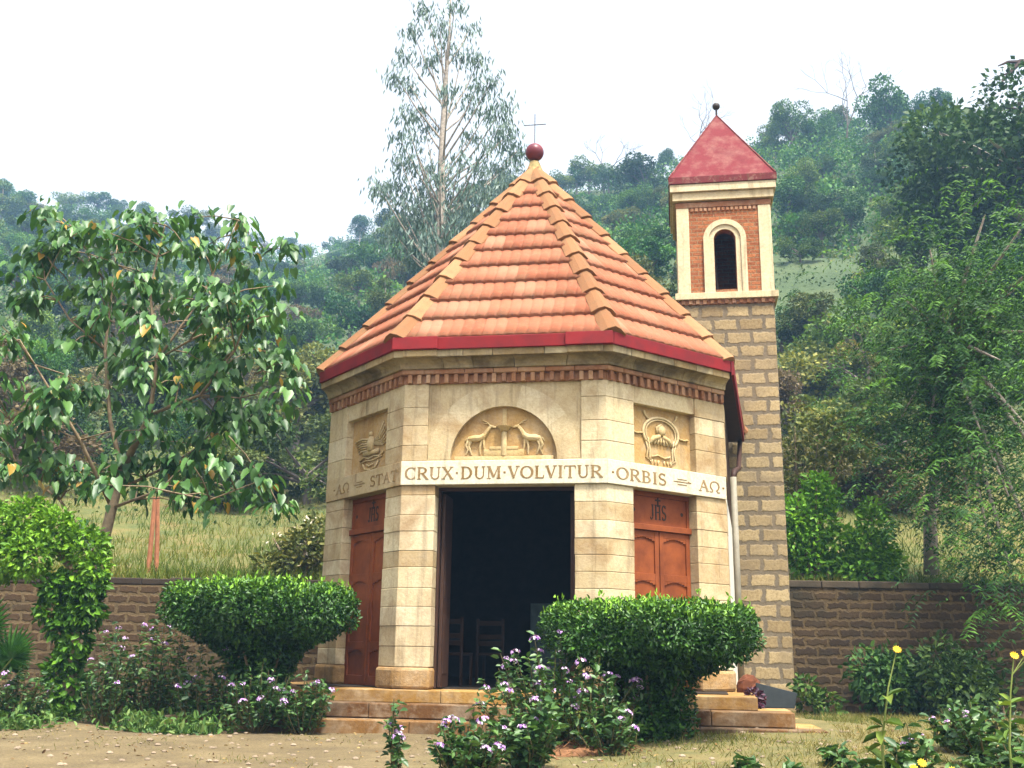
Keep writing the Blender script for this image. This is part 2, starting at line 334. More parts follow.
SHAPES = {   # (across, along, lift) templates; quads
    'oval': ([(0, 0, 0), (.5, .45, .10), (0, 1, 0), (-.5, .45, .10)], [(0, 1, 2, 3)]),
    'fold': ([(0, 0, 0), (.45, .28, .12), (.36, .7, .1), (0, 1, -.08), (-.36, .7, .1), (-.45, .28, .12)], [(0, 1, 2, 3), (0, 3, 4, 5)]),
    'heart': ([(0, 0, 0), (.34, -.1, .05), (.54, .2, .1), (.36, .62, .07), (0, 1, -.12), (-.36, .62, .07), (-.54, .2, .1), (-.34, -.1, .05), (0, .45, -.02)],
              [(0, 1, 2, 8), (8, 2, 3, 4), (8, 4, 5, 6), (0, 8, 6, 7)]),
    'blade': ([(-.5, 0, 0), (.5, 0, 0), (.3, .55, .06), (-.3, .55, .06), (0, 1, .3), (0, 1, .3)], [(0, 1, 2, 3), (3, 2, 4, 5)]),
}
def leaves(pos, axis, normal, length, width, tint, shape='oval'):
    T, F = SHAPES[shape]; T = np.array(T); F = np.array(F)
    a = unit(axis); x = unit(np.cross(a, normal)); nn = np.cross(x, a)
    L = np.asarray(length)[:, None]; W = np.asarray(width)[:, None]
    V = pos[:, None, :] + x[:, None, :] * (T[None, :, 0] * W)[..., None] + a[:, None, :] * (T[None, :, 1] * L)[..., None] + nn[:, None, :] * (T[None, :, 2] * L)[..., None]
    k = len(T); FF = (F[None] + (np.arange(len(pos)) * k)[:, None, None]).reshape(-1, 4)
    return V.reshape(-1, 3), FF, np.repeat(tint, len(F))
def leaf_obj(name, parts, material, parent=None):
    Vs, Fs, Ts, o = [], [], [], 0
    for V, F, T in parts: Vs.append(V); Fs.append(F + o); Ts.append(T); o += len(V)
    return np_mesh(name, np.vstack(Vs), np.vstack(Fs), np.concatenate(Ts), material, parent)
def sph(n_):
    return unit(rng.normal(size=(n_, 3)))
def blob_leaves(centres, radii, n_, size, shape='oval', droop=.2, wl=.55, shell=.55, up=.35, tint=None, sizevar=.35, squash=1.0):
    C = np.array(centres, float); rd = np.array(radii, float); pw = rd ** 2 / (rd ** 2).sum()
    i = rng.choice(len(C), n_, p=pw); d = sph(n_)
    rr = rd[i] * (shell + (1 - shell) * rng.random(n_) ** .6) * rng.uniform(.85, 1.12, n_)
    P = C[i] + d * rr[:, None] * np.array([1, 1, squash])
    ax = unit(d + rng.normal(size=(n_, 3)) * .7 - np.array([0, 0, droop]))
    no = unit(d * .6 + np.array([0, 0, up]) + rng.normal(size=(n_, 3)) * .5)
    L = size * rng.uniform(1 - sizevar, 1 + sizevar, n_)
    t = rng.random(n_) if tint is None else np.clip(tint + rng.normal(size=n_) * .2, 0, 1)
    return leaves(P, ax, no, L, L * wl, t, shape)

# ---------------------------------------------------------------- terrain
SKY = np.array([(-1.6, .56), (-.872, .49), (-.708, .47), (-.546, .447), (-.481, .434), (-.406, .425), (-.331, .410), (-.255, .384), (-.193, .40), (-.121, .42), (-.037, .447), (.048, .462),
                (.112, .48), (.177, .497), (.296, .525), (.395, .548), (.482, .552), (.555, .575), (.698, .61), (.983, .66), (1.6, .7)])
RID = np.array([(-1.6, 150), (-.6, 185), (-.25, 215), (-.12, 165), (.1, 150), (.3, 135), (.55, 115), (1.6, 100)])
Y0, T0 = 20.2, (2.28 - EYE) / 20.2
def hill_z(x, y):
    x = np.asarray(x, float); y = np.asarray(y, float); q = x / y
    ts = np.interp(q, SKY[:, 0], SKY[:, 1]); ys = np.interp(q, RID[:, 0], RID[:, 1])
    F = np.clip((1 - Y0 / np.minimum(y, ys)) / (1 - Y0 / ys), 0, 1)
    z = EYE + np.minimum(y, ys) * (T0 + (ts - T0) * F ** 1.8)
    z = z - .35 * np.maximum(y - ys, 0)
    k = np.clip((y - 22) / 60, 0, 1)
    return z + k * (1.3 * np.sin(x * .11 + 1) * np.cos(y * .083) + .7 * np.sin(x * .31 + y * .21)) + .06 * np.sin(x * 1.7) * np.sin(y * 1.3) * np.clip((y - 20.2) / 2, 0, 1)

qs = np.concatenate([np.linspace(-2.2, -.8, 12, endpoint=False), np.linspace(-.8, .8, 110, endpoint=False), np.linspace(.8, 2.2, 13)])
ys_ = np.concatenate([[Y0], Y0 + np.linspace(.4, 14, 36), np.geomspace(36, 420, 75)])
Q, YY = np.meshgrid(qs, ys_); XX = Q * YY; ZZ = hill_z(XX, YY)
V = np.stack([XX, YY, ZZ], -1).reshape(-1, 3); nq = len(qs)
low = np.stack([XX[0], YY[0] - .0, np.full(nq, -.3)], -1)
idx = np.arange(len(V)).reshape(len(ys_), nq)
F = np.stack([idx[:-1, :-1], idx[:-1, 1:], idx[1:, 1:], idx[1:, :-1]], -1).reshape(-1, 4)
lo = len(V) + np.arange(nq)
F2 = np.stack([lo[:-1], lo[1:], idx[0, 1:], idx[0, :-1]], -1)
o = np_mesh('hillside', np.vstack([V, low]), np.vstack([F, F2]), np.zeros(len(F) + len(F2)), M['hill'], smooth=True); o['kind'] = 'structure'

gx = np.concatenate([[-700, -200, -60], np.linspace(-20, 20, 101), [60, 200, 700]]); gy = np.concatenate([[-700, -100, -20], np.linspace(-2, 22, 81), [60, 200, 700]])
GX, GY = np.meshgrid(gx, gy)
def ground_z(x, y): return .03 + .145 * np.clip((np.asarray(x) - .6) / 2.2, 0, 1) * np.clip((np.asarray(y) - 8) / 3, 0, 1) * np.clip((17.5 - np.asarray(y)) / 3, 0, 1) + .025 * np.sin(x * 1.3 + .5) * np.cos(y * 1.1) + .015 * np.sin(x * 3.1 + y * 2.3)
GZ = np.where((np.abs(GX) < 30) & (np.abs(GY) < 30), ground_z(GX, GY), 0.0)
V = np.stack([GX, GY, GZ], -1).reshape(-1, 3); idx = np.arange(len(V)).reshape(len(gy), len(gx))
F = np.stack([idx[:-1, :-1], idx[:-1, 1:], idx[1:, 1:], idx[1:, :-1]], -1).reshape(-1, 4)
o = np_mesh('ground', V, F, np.zeros(len(F)), M['ground'], smooth=True); o['kind'] = 'structure'

# haze: the air between the camera and the hills
hb = MB(); hb.box(-520, 520, -60, 440, -1.6, 140)
m = bpy.data.materials.new('air_haze'); m.use_nodes = True; n = m.node_tree; n.nodes.clear()
oo = n.nodes.new('ShaderNodeOutputMaterial'); pv = n.nodes.new('ShaderNodeVolumePrincipled')
pv.inputs['Color'].default_value = (.36, .63, 1, 1); pv.inputs['Density'].default_value = .0009; pv.inputs['Anisotropy'].default_value = 0
n.links.new(pv.outputs[0], oo.inputs['Volume'])
hz = hb.build('haze', m); hz['kind'] = 'stuff'

# ---------------------------------------------------------------- chapel
MX, MY, TH = -.105, 13.68, R(-9.1)
chapel = empty('chapel', (MX, MY, 0), TH, label='eight-sided cream stone chapel with pointed terracotta roof and open doorway', cat='chapel')
A, B, Cc, Dd, E_, G_ = [np.array(p_) for p_ in ((-1.4, 0.), (1.4, 0.), (-3.02, 1.62), (3.02, 1.62), (3.34, 6.2), (-3.34, 6.2))]
class Face:
    def __init__(s, p, q):
        s.p = p; d = q - p; s.L = float(np.hypot(*d)); s.t = d / s.L; s.n = np.array([s.t[1], -s.t[0]])
    def xy(s, a, o=0): r = s.p + s.t * a + s.n * o; return (float(r[0]), float(r[1]))
    def fn(s): return lambda a, o, z: (*s.xy(a, o), z)      # (along, out, height)
FR, LF, RT = Face(A, B), Face(Cc, A), Face(B, Dd)
Z0, ZL, ZT, ZD = .53, 3.2, 3.53, 4.62          # plinth, lintel bottom / top, cornice start

# steps (rectangular flight across the front)
def flight(u0, u1, v0, z0, z1, name, m_, seglen):
    b = MB(); u = u0
    while u < u1 - .05:
        e = min(u1, u + seglen * random.uniform(.75, 1.3))
        if u1 - e < .25: e = u1
        b.box(u + .003, e - .003, v0, v0 + .42, z0, z1 + random.uniform(-.003, .003)); u = e
    return b.build(name, m_, chapel, .012)
flight(-3.55, 3.22, -.16, .37, Z0, 'step', M['step'], 1.5)
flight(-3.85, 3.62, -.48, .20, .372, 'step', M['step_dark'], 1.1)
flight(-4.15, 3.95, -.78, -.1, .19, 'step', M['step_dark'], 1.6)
b = MB(); b.prism([(-3.55, .26), (3.22, .26), (3.5, 6.2), (-3.5, 6.2)], .37, Z0 - .004, .5); b.prism([(-3.85, -.06), (3.62, -.06), (3.6, 2.6), (-3.85, 2.6)], -.1, .368, .5)
b.prism([(-4.15, -.38), (3.95, -.38), (3.9, 2.0), (-4.15, 2.0)], -.1, .184, .5)
b.build('plinth', M['step'], chapel)
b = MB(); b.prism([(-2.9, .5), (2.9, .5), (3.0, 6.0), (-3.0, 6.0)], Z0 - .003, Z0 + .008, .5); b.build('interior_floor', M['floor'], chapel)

def corner_poly(f1, s1, corner, f2, s2, out, thick):
    """plan polygon wrapping a corner: along f1 back by s1, along f2 forward by s2"""
    bis = f1.n + f2.n; bis = bis / np.hypot(*bis); k = 1 / float(bis @ f1.n)
    c_out = corner + bis * out * k; c_in = corner - bis * thick * k
    return [f1.xy(f1.L - s1, out), tuple(c_out), f2.xy(s2, out), f2.xy(s2, -thick), tuple(c_in), f1.xy(f1.L - s1, -thick)]
SDL, SDR = Face(G_, Cc), Face(Dd, E_)
pill = [(LF, .44, A, FR, .47), (FR, .43, B, RT, .48), (SDL, .5, Cc, LF, .58), (RT, .61, Dd, SDR, .5)]
for (f1, s1, cn, f2, s2) in pill:      # door-side pillars, block by block
    b = MB(); z = Z0 + .28; b2 = MB()
    b2.prism(corner_poly(f1, s1 + .02, cn, f2, s2 + .02, .035, .36), Z0, Z0 + .275)
    hs_ = []
    while z < ZL - .02:
        h = random.uniform(.215, .275)
        if ZL - z - h < .12: h = ZL - z
        b.prism(corner_poly(f1, s1 + random.uniform(-.004, .004), cn, f2, s2 + random.uniform(-.004, .004), random.uniform(-.004, .005), .36), z + .002, z + h - .0015)
        z += h
    pp = b.build('pillar', M['stone'], chapel, .007)
    b2.build('base_block', M['base'], pp, .04)
for (f1, s1, cn, f2, s2) in pill:      # upper pilasters between lintel and cornice
    b = MB(); z = ZT
    front = f1 is FR or f2 is FR
    while z < ZD - .02:
        h = random.uniform(.22, .34)
        if ZD - z - h < .15: h = ZD - z
        a1 = .34 if f1 is FR else (.47 if front else s1); a2 = .34 if f2 is FR else (.49 if front else s2)
        b.prism(corner_poly(f1, a1, cn, f2, a2, random.uniform(.012, .02), .36), z + .002, z + h - .002); z += h
    b.build('pilaster', M['stone'], chapel, .007)
# lintel band with inscription
def prism_face(b, f, a0, a1, o0, o1, z0, z1, tint=None): 
    b.fn = f.fn(); b.box(a0, a1, -o0 if False else o0, o1, z0, z1, tint); b.fn = None
def mitre(corner, f1, f2, o):
    bis = f1.n + f2.n; bis = bis / np.hypot(*bis); return tuple(corner + bis * (o / float(bis @ f1.n)))
def endpt(corner, f, o, sgn):   # square-ish end of the cornice at the outer corners
    return tuple(corner + np.array([sgn * .38, -1.0]) * o)
lint = []
for f, (pa, pb) in ((LF, ('e', 'm')), (FR, ('m', 'm')), (RT, ('m', 'e'))):
    o = .03; b = MB()
    outer0 = endpt(Cc, LF, o, -1) if f is LF else mitre(A if f is FR else B, LF if f is FR else FR, f, o)
    outer1 = endpt(Dd, RT, o, 1) if f is RT else mitre(A if f is LF else B, f, FR if f is LF else RT, o)
    inner1 = Dd + np.array([-.36, .12]) if f is RT else mitre(A if f is LF else B, f, FR if f is LF else RT, -.36)
    inner0 = Cc + np.array([.36, .12]) if f is LF else mitre(A if f is FR else B, LF if f is FR else FR, f, -.36)
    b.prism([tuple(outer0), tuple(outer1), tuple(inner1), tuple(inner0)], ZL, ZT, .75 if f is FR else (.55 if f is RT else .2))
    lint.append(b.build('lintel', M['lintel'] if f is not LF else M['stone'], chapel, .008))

# letters: thin plates cut as strokes with serifs
def arc(cx, cy, rx, ry, a0, a1, n_=14): return [(cx + rx * math.cos(R(a0 + (a1 - a0) * i / n_)), cy + ry * math.sin(R(a0 + (a1 - a0) * i / n_))) for i in range(n_ + 1)]
TK, TN = .15, .075
def vst(x, y0=0, y1=1, w_=TK, s0=True, s1=True):
    r = [([(x, y0), (x, y1)], w_)]
    if s0: r.append(([(x - .13, y0 + .03), (x + .13, y0 + .03)], .06))
    if s1: r.append(([(x - .13, y1 - .03), (x + .13, y1 - .03)], .06))
    return r
def ser(x, y): return [([(x - .12, y), (x + .12, y)], .06)]
GL = {
 'C': (.80, [(arc(.46, .5, .36, .46, 48, 312, 18), 'v'), ([(.70, .70), (.72, .97)], .06), ([(.70, .3), (.72, .05)], .05)]),
 'R': (.84, vst(.2) + [([(.2, .96), (.40, .96)], TN), (arc(.40, .73, .24, .23, 90, -90, 10), 'v'), ([(.2, .5), (.40, .5)], TN), ([(.40, .5), (.74, .03)], TK)] + ser(.74, .03)),
 'U': (.86, vst(.2, .3, 1, TK, False) + [(arc(.44, .3, .24, .27, 180, 360, 10), TN * 1.2), ([(.68, .3), (.68, 1)], TN)] + ser(.68, .97)),
 'X': (.84, [([(.16, .97), (.70, .03)], TK), ([(.68, .97), (.14, .03)], TN)] + ser(.16, .97) + ser(.70, .03) + ser(.68, .97) + ser(.14, .03)),
 'D': (.88, vst(.2) + [([(.2, .96), (.36, .96)], TN), (arc(.36, .5, .38, .46, 90, -90, 14), 'v'), ([(.2, .04), (.36, .04)], TN)]),
 'M': (1.02, vst(.18, 0, 1, TN, True, True) + [([(.2, .97), (.5, .12)], TK), ([(.5, .12), (.8, .97)], TN)] + vst(.84)),
 'V': (.80, [([(.14, .97), (.41, .03)], TK), ([(.41, .03), (.66, .97)], TN)] + ser(.14, .97) + ser(.66, .97)),
 'O': (.92, [(arc(.46, .5, .36, .46, 0, 360, 26), 'v')]),
 'L': (.72, vst(.2) + [([(.2, .04), (.62, .04)], TN), ([(.62, .02), (.64, .26)], .06)]),
 'I': (.42, vst(.21)),
 'T': (.82, vst(.41, 0, .97, TK, True, False) + [([(.08, .95), (.74, .95)], TN), ([(.08, .97), (.06, .74)], .06), ([(.74, .97), (.76, .74)], .06)]),
 'S': (.68, [(arc(.34, .73, .2, .23, 40, 270, 10) + arc(.34, .27, .22, .23, 90, -140, 10), .12), ([(.52, .78), (.53, .98)], .05), ([(.14, .22), (.13, .02)], .05)]),
 'A': (.84, [([(.14, .03), (.42, .97)], TN), ([(.42, .97), (.72, .03)], TK), ([(.24, .36), (.60, .36)], TN)] + ser(.14, .03) + ser(.72, .03)),
 'W': (.96, [(arc(.46, .56, .34, .40, -60, 240, 20), .1), ([(.30, .20), (.26, .04)], .08), ([(.62, .20), (.66, .04)], .08), ([(.06, .04), (.28, .04)], .08), ([(.64, .04), (.86, .04)], .08)]),
 'B': (.80, vst(.2) + [([(.2, .96), (.38, .96)], TN), (arc(.38, .74, .2, .22, 90, -90, 10), 'v'), ([(.2, .52), (.40, .52)], TN), (arc(.40, .28, .24, .24, 90, -90, 10), 'v'), ([(.2, .04), (.40, .04)], TN)]),
 'J': (.56, [([(.36, 1), (.36, .22)], TK), (arc(.22, .2, .14, .18, 0, -170, 8), TN)] + ser(.36, .97)),
 'H': (.88, vst(.2) + vst(.68) + [([(.2, .5), (.68, .5)], TN)]),
 '.': (.40, [([(.13, .5), (.27, .5)], .14)]),
 '=': (1.5, [([(.05, .50), (1.4, .50)], .07), ([(.35, .72), (1.05, .72)], .06), ([(.35, .28), (1.05, .28)], .06), ([(1.15, .58), (1.4, .5)], .05)]),
 ' ': (.45, []),
}
def stroke(b, pts, w_, xf):
    n_ = len(pts)
    Ls, Rs = [], []
    for i, (x, y) in enumerate(pts):
        x0, y0 = pts[max(i - 1, 0)]; x1, y1 = pts[min(i + 1, n_ - 1)]
        dx, dy = x1 - x0, y1 - y0; l = math.hypot(dx, dy) or 1; dx /= l; dy /= l
        ww = (TN * .7 + (TK - TN * .6) * abs(dy) ** 1.5) if w_ == 'v' else w_
        Ls.append((x - dy * ww / 2, y + dx * ww / 2)); Rs.append((x + dy * ww / 2, y - dx * ww / 2))
    k = random.random()
    for i in range(n_ - 1):
        q = [Ls[i], Ls[i + 1], Rs[i + 1], Rs[i]]
        b.add([xf(x, y, 0) for x, y in q] + [xf(x, y, 1) for x, y in q], [(0, 1, 2, 3), (4, 7, 6, 5), (0, 4, 5, 1), (1, 5, 6, 2), (2, 6, 7, 3), (3, 7, 4, 0)], k)
def text(b, s, f, a0, a1, z0, h, out, th=.004):
    tot = sum(GL[ch][0] for ch in s); k = (a1 - a0) / tot; a = a0
    for ch in s:
        wd, st = GL[ch]
        for pts, w_ in st:
            lift = random.uniform(0, .0012)
            stroke(b, pts, w_, lambda x, y, t: (*f.xy(a + x * k, out - .002 + (th + .002 + lift) * t), z0 + y * h))
        a += wd * k
def words(f, s, a0, a1, z0, h, out, m_, par, name):
    tot = sum(GL[ch][0] for ch in s); k = (a1 - a0) / tot; a = a0; tok = ''; t0 = a0
    for ch in s + ' ':
        if ch in ' .=' and tok:
            b = MB(); text(b, tok, f, t0, a, z0, h, out); b.build(name, m_, par, fix=False); tok = ''
        if ch in '.=':
            b = MB(); text(b, ch, f, a, a + GL[ch][0] * k, z0, h, out); b.build('ornament', m_, par, fix=False)
        if ch not in ' .=':
            if not tok: t0 = a
            tok += ch
        a += GL[ch][0] * k
for f, s, a0, a1, par, h in ((LF, '.AW = STAT', .25, LF.L - .06, lint[0], .155), (FR, 'CRUX.DUM.VOLVITUR', .04, 2.75, lint[1], .17), (RT, '.ORBIS = AW.', .03, RT.L - .03, lint[2], .165)):
    words(f, s, a0, a1, ZL + .075, h, .03, M['letter'], par, 'inscription')

# front face above the lintel: plate with arched tympanum
b = MB(FR.fn()); cx = 1.4; rr = .735; zc = ZT + .02
arcp = [(cx + rr * math.cos(R(a)), zc + rr * math.sin(R(a))) for a in np.linspace(180, 0, 41)]
def edge0(a):
    x, z = math.cos(a), math.sin(a); k = min(1.06 / abs(x) if abs(x) > 1e-6 else 9, (ZD - zc) / z if z > 1e-6 else 9); return (cx + k * x, zc + k * z)
outp = [(cx + 1.05 * math.cos(R(a)), min(ZD - .002, zc + 1.05 * math.sin(R(a)))) for a in np.linspace(180, 0, 41)]
tv = [random.uniform(.35, .8) for _ in range(9)]
for i in range(40):
    q = [arcp[i], arcp[i + 1], outp[i + 1], outp[i]]
    b.add([(x, 0.004, z) for x, z in q] + [(x, -.16, z) for x, z in q], [(0, 1, 2, 3), (4, 7, 6, 5), (0, 4, 5, 1), (2, 6, 7, 3)], tv[min(8, int(i / 40 * 9))])
    q = [outp[i], outp[i + 1], edge0(R(180 - 4.5 * (i + 1))), edge0(R(180 - 4.5 * i))]
    b.add([(x, -.022, z) for x, z in q], [(0, 1, 2, 3)], .45)
b.box(.34, cx - rr, -.16, 0, ZT, zc, .5); b.box(cx + rr, 2.46, -.16, 0, ZT, zc, .5)
b.build('arch_wall', M['stone'], chapel, fix=True)
b = MB(FR.fn()); b.box(.4, 2.4, -.3, -.075, ZT, ZD, .4); tymp = b.build('tympanum', M['recess'], chapel)
# carving: two stags drinking at a fountain
def figure(b, pts, r, y0=-.07, sides=6): b.tube([(x, y0, z) for x, z in pts], r, sides)
b = MB(FR.fn()); zb = zc + .05; Y = -.062
def stag(sg):
    X = lambda x: cx + sg * x
    figure(b, [(X(.50), zb + .24), (X(.42), zb + .245), (X(.33), zb + .25), (X(.27), zb + .29)], [.035, .052, .05, .04], Y, 8)       # trunk
    figure(b, [(X(.28), zb + .28), (X(.23), zb + .36), (X(.195), zb + .41)], [.04, .03, .024], Y)        # neck
    figure(b, [(X(.205), zb + .415), (X(.15), zb + .405), (X(.115), zb + .395)], [.026, .02, .012], Y)     # head
    figure(b, [(X(.20), zb + .43), (X(.24), zb + .47), (X(.31), zb + .50)], [.011, .01, .006], Y)   # antlers
    figure(b, [(X(.225), zb + .455), (X(.29), zb + .455)], [.009, .005], Y)
    figure(b, [(X(.29), zb + .25), (X(.28), zb + .14), (X(.25), zb + .02)], [.024, .016, .012], Y)    # front legs
    figure(b, [(X(.31), zb + .24), (X(.335), zb + .13), (X(.33), zb + .02)], [.024, .016, .012], Y)
    figure(b, [(X(.48), zb + .25), (X(.53), zb + .15), (X(.50), zb + .09), (X(.53), zb + .02)], [.034, .02, .014, .011], Y)
    figure(b, [(X(.46), zb + .23), (X(.49), zb + .14), (X(.45), zb + .02)], [.03, .018, .012], Y)
    figure(b, [(X(.52), zb + .25), (X(.555), zb + .20)], [.014, .006], Y)
stag(-1); stag(1)
b.tube([(cx, -.062, zb), (cx, -.062, zb + .34)], [.045, .035], 10); b.tube([(cx, -.062, zb + .34), (cx, -.062, zb + .41)], [.05, .115], 12)
b.box(cx - .03, cx + .03, -.076, -.058, zb + .42, zb + .66); b.box(cx - .28, cx + .28, -.076, -.045, zb, zb + .09); b.box(cx - .2, cx + .2, -.0765, -.04, zb + .085, zb + .13)
b.box(cx - .68, cx + .68, -.0768, -.03, zc - .02, zc + .045)
b.build('stag_carving', M['relief'], tymp, .006, smooth=True)

# side panels above the lintel with carved emblems
def side_face(f, a0, a1, kind):
    ztop = 4.38; pa0, pa1 = (.49, f.L - .60) if f is RT else (.56, f.L - .45)
    b = MB(f.fn()); b.box(pa0 - .03, pa1 + .03, -.3, 0, ztop, ZD, .6); b.build('panel_head', M['stone'], chapel, .006)
    b = MB(f.fn()); b.box(pa0 - .05, pa1 + .05, -.3, -.10, ZT, ztop, .35); pn = b.build('relief_panel', M['recess'], chapel)
    c = (pa0 + pa1) / 2; o = -.085; gf = f.fn(); b = MB(lambda a, o_, z: gf(c + (a - c) * 1.28, o_, 3.955 + (z - 3.955) * 1.07))
    T = lambda pts, r, s=6: b.tube([(c + x, o, z) for x, z in pts], r, s)
    if kind == 0:      # head inside a wreath, ribbons and tassels hanging down
        ring = [(.265 * math.cos(R(a)), 4.02 + .215 * math.sin(R(a))) for a in range(-40, 221, 13)]
        T(ring, .018, 7); T([(x * .86, 4.02 + (z - 4.02) * .86) for x, z in ring], .011, 6)
        b.sphere((c, o + .012, 4.06), (.052, .035, .068), 12, 8); T([(-.055, 4.02), (-.06, 4.1), (0, 4.145), (.06, 4.1), (.055, 4.02)], .016)
        T([(-.02, 3.99), (-.11, 3.95), (-.17, 3.87)], [.03, .034, .02]); T([(.02, 3.99), (.11, 3.95), (.17, 3.87)], [.03, .034, .02])
        for x in (-.1, -.05, 0, .05, .1): T([(x * .6, 3.97), (x, 3.87)], [.014, .018])
        for sg in (-1, 1):
            for dx in (0, .045): T([(sg * (.24 - dx), 3.95), (sg * (.195 - dx * .6), 3.8), (sg * (.225 - dx), 3.69), (sg * (.15 - dx * .4), 3.635)], [.012, .014, .012, .008], 5)
            T([(sg * .27, 4.0), (sg * .36, 3.985), (sg * .42, 4.0)], [.014, .012, .016]); T([(sg * .18, 4.19), (sg * .235, 4.25), (sg * .25, 4.3)], [.014, .012, .018])
            for q_ in range(3): T([(sg * (.04 + .05 * q_), 3.66), (sg * (.05 + .05 * q_), 3.60)], [.014, .008], 5)
        T([(-.14, 3.70), (-.05, 3.73), (.05, 3.70), (.14, 3.73)], .011)
    else:              # spread-winged bird over a scroll and a bowl
        for i in range(6):
            T([(.07, 4.0 - .012 * i), (.17 + .02 * i, 4.05 - .03 * i), (.27 + .03 * i, 4.22 - .05 * i)], [.014, .013, .008], 5)
            T([(-.07, 4.03 - .03 * i), (-.24, 4.06 - .035 * i), (-.40 + .02 * i, 4.04 - .036 * i)], [.013, .014, .008], 5)
        T([(0, 3.86), (0, 3.97), (-.01, 4.06)], [.05, .065, .03], 9); b.sphere((c - .02, o, 4.1), (.034, .03, .036), 10, 6); T([(-.045, 4.1), (-.09, 4.085)], [.012, .004], 5)
        b.box(c - .17, c + .19, o - .01, o + .022, 3.80, 3.86)
        T([(-.26, 3.75), (-.16, 3.79), (-.04, 3.755), (.08, 3.78), (.2, 3.755), (.29, 3.80)], .014); T([(-.24, 3.72), (-.1, 3.735), (.05, 3.72), (.26, 3.75)], .01)
        T([(-.19, 3.70), (-.13, 3.62), (0, 3.595), (.13, 3.62), (.19, 3.70)], .014); T([(-.1, 3.68), (-.03, 3.65), (.06, 3.67)], .012)
    b.build('emblem_carving', M['relief'], pn, smooth=True)
side_face(LF, .7, 1.83, 1); side_face(RT, .5, 1.64, 0)

# side doors with JHS transom
def side_door(f, a0, a1, par=None):
    d = -.17; b = MB(f.fn())
    b.box(a0 - .01, a1 + .01, d - .06, d - .02, Z0 + .01, ZL - .002, .5); dr = b.build('side_door', M['door'], chapel)
    b = MB(f.fn()); b.box(a0, a1, d - .02, d + .025, ZL - .07, ZL - .004); b.box(a0, a0 + .05, d - .019, d + .02, 2.74, ZL - .07); b.box(a1 - .05, a1, d - .019, d + .02, 2.74, ZL - .07)
    b.box(a0 + .05, a1 - .05, d - .02, d + .004, 2.74, ZL - .07); b.box(a0 - .01, a1 + .01, d - .02, d + .055, 2.66, 2.74)
    tr = b.build('transom', M['door'], dr, .006)
    mid = (a0 + a1) / 2
    for (l0, l1) in ((a0 + .005, mid - .008), (mid + .008, a1 - .005)):
        b = MB(f.fn()); w_ = .075
        b.box(l0, l0 + w_, d - .02, d + .02, Z0 + .012, 2.655); b.box(l1 - w_, l1, d - .02, d + .02, Z0 + .012, 2.655)
        rails = [(Z0 + .012, Z0 + .14), (1.02, 1.13), (1.98, 2.08), (2.57, 2.655)]
        for z0, z1 in rails: b.box(l0 + w_, l1 - w_, d - .02, d + .018, z0, z1)
        for (z0, z1) in ((Z0 + .14, 1.02), (1.13, 1.98), (2.08, 2.57)):
            b.box(l0 + w_, l1 - w_, d - .02, d - .002, z0, z1)
            c = (l0 + l1) / 2; hw = (l1 - l0) / 2 - w_
            for i in range(8):   # arched spandrels at the head of each panel
                x0 = c - hw + 2 * hw * i / 8; x1 = c - hw + 2 * hw * (i + 1) / 8; hh = .055 * (((x0 + x1) / 2 - c) / hw) ** 2 + .008
                b.box(x0, x1, d - .003, d + .016, z1 - hh, z1 + .001)
        b.build('door_leaf', M['door'], dr, .006)
    b = MB(); text(b, 'JHS', f, mid - .155, mid + .165, 2.82, .21, d + .004, .006); b.build('painted_letters', M['mark'], tr, fix=False); b = MB()
    b.fn = f.fn(); b.box(mid - .012, mid + .012, d + .0045, d + .0105, 3.0, 3.16); b.box(mid - .05, mid + .05, d + .0045, d + .011, 3.08, 3.102)
    b.build('painted_cross', M['mark'], tr, fix=False)
    for x in (a0 + .14, a1 - .14):
        b = MB(f.fn()); b.add([(x + .03 * math.cos(k * math.pi / 3), d + .009, 2.93 + .03 * math.sin(k * math.pi / 3)) for k in range(6)], [(0, 1, 2, 3, 4, 5)]); b.build('painted_dot', M['mark'], tr, fix=False)
side_door(LF, .58, LF.L - .44); side_door(RT, .48, RT.L - .61)

# main doorway: frame and folded-back leaves
b = MB(FR.fn()); a0, a1 = .475, 2.365
b.box(a0, a0 + .03, -.30, -.22, Z0 + .01, ZL - .003); b.box(a1 - .03, a1, -.30, -.2, Z0 + .01, ZL - .003); b.box(a0, a1, -.29, -.21, ZL - .05, ZL - .004)
b.build('doorway_frame', M['door_frame'], chapel, .004)
for x0, x1 in ((a0 + .035, a0 + .08), (a1 - .08, a1 - .035)):
    b = MB(FR.fn()); b.box(x0, x1, -.78, -.31, Z0 + .02, 3.12)
    for z in (1.1, 2.1): b.box(x0 - .006, x1 + .006, -.70, -.39, z - .38, z + .38)
    b.build('open_door_leaf', M['door_frame'], chapel, .004)

# hidden side/back walls, ceiling
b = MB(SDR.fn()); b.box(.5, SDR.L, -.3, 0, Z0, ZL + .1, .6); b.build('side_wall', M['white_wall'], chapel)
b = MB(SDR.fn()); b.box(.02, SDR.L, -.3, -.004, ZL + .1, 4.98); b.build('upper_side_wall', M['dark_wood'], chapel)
b = MB(SDL.fn()); b.box(0, SDL.L - .5, -.3, 0, Z0, ZL + .1, .6); b.box(0, SDL.L - .02, -.3, -.004, ZL + .1, 4.98, .6); b.build('side_wall', M['stone'], chapel)
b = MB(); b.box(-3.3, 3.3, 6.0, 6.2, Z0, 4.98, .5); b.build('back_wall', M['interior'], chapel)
b = MB(); b.prism([(-1.3, .4), (1.3, .4), (2.8, 1.7), (3.05, 6.0), (-3.05, 6.0), (-2.8, 1.7)], 4.7, 4.76, .5); b.build('ceiling', M['interior'], chapel)

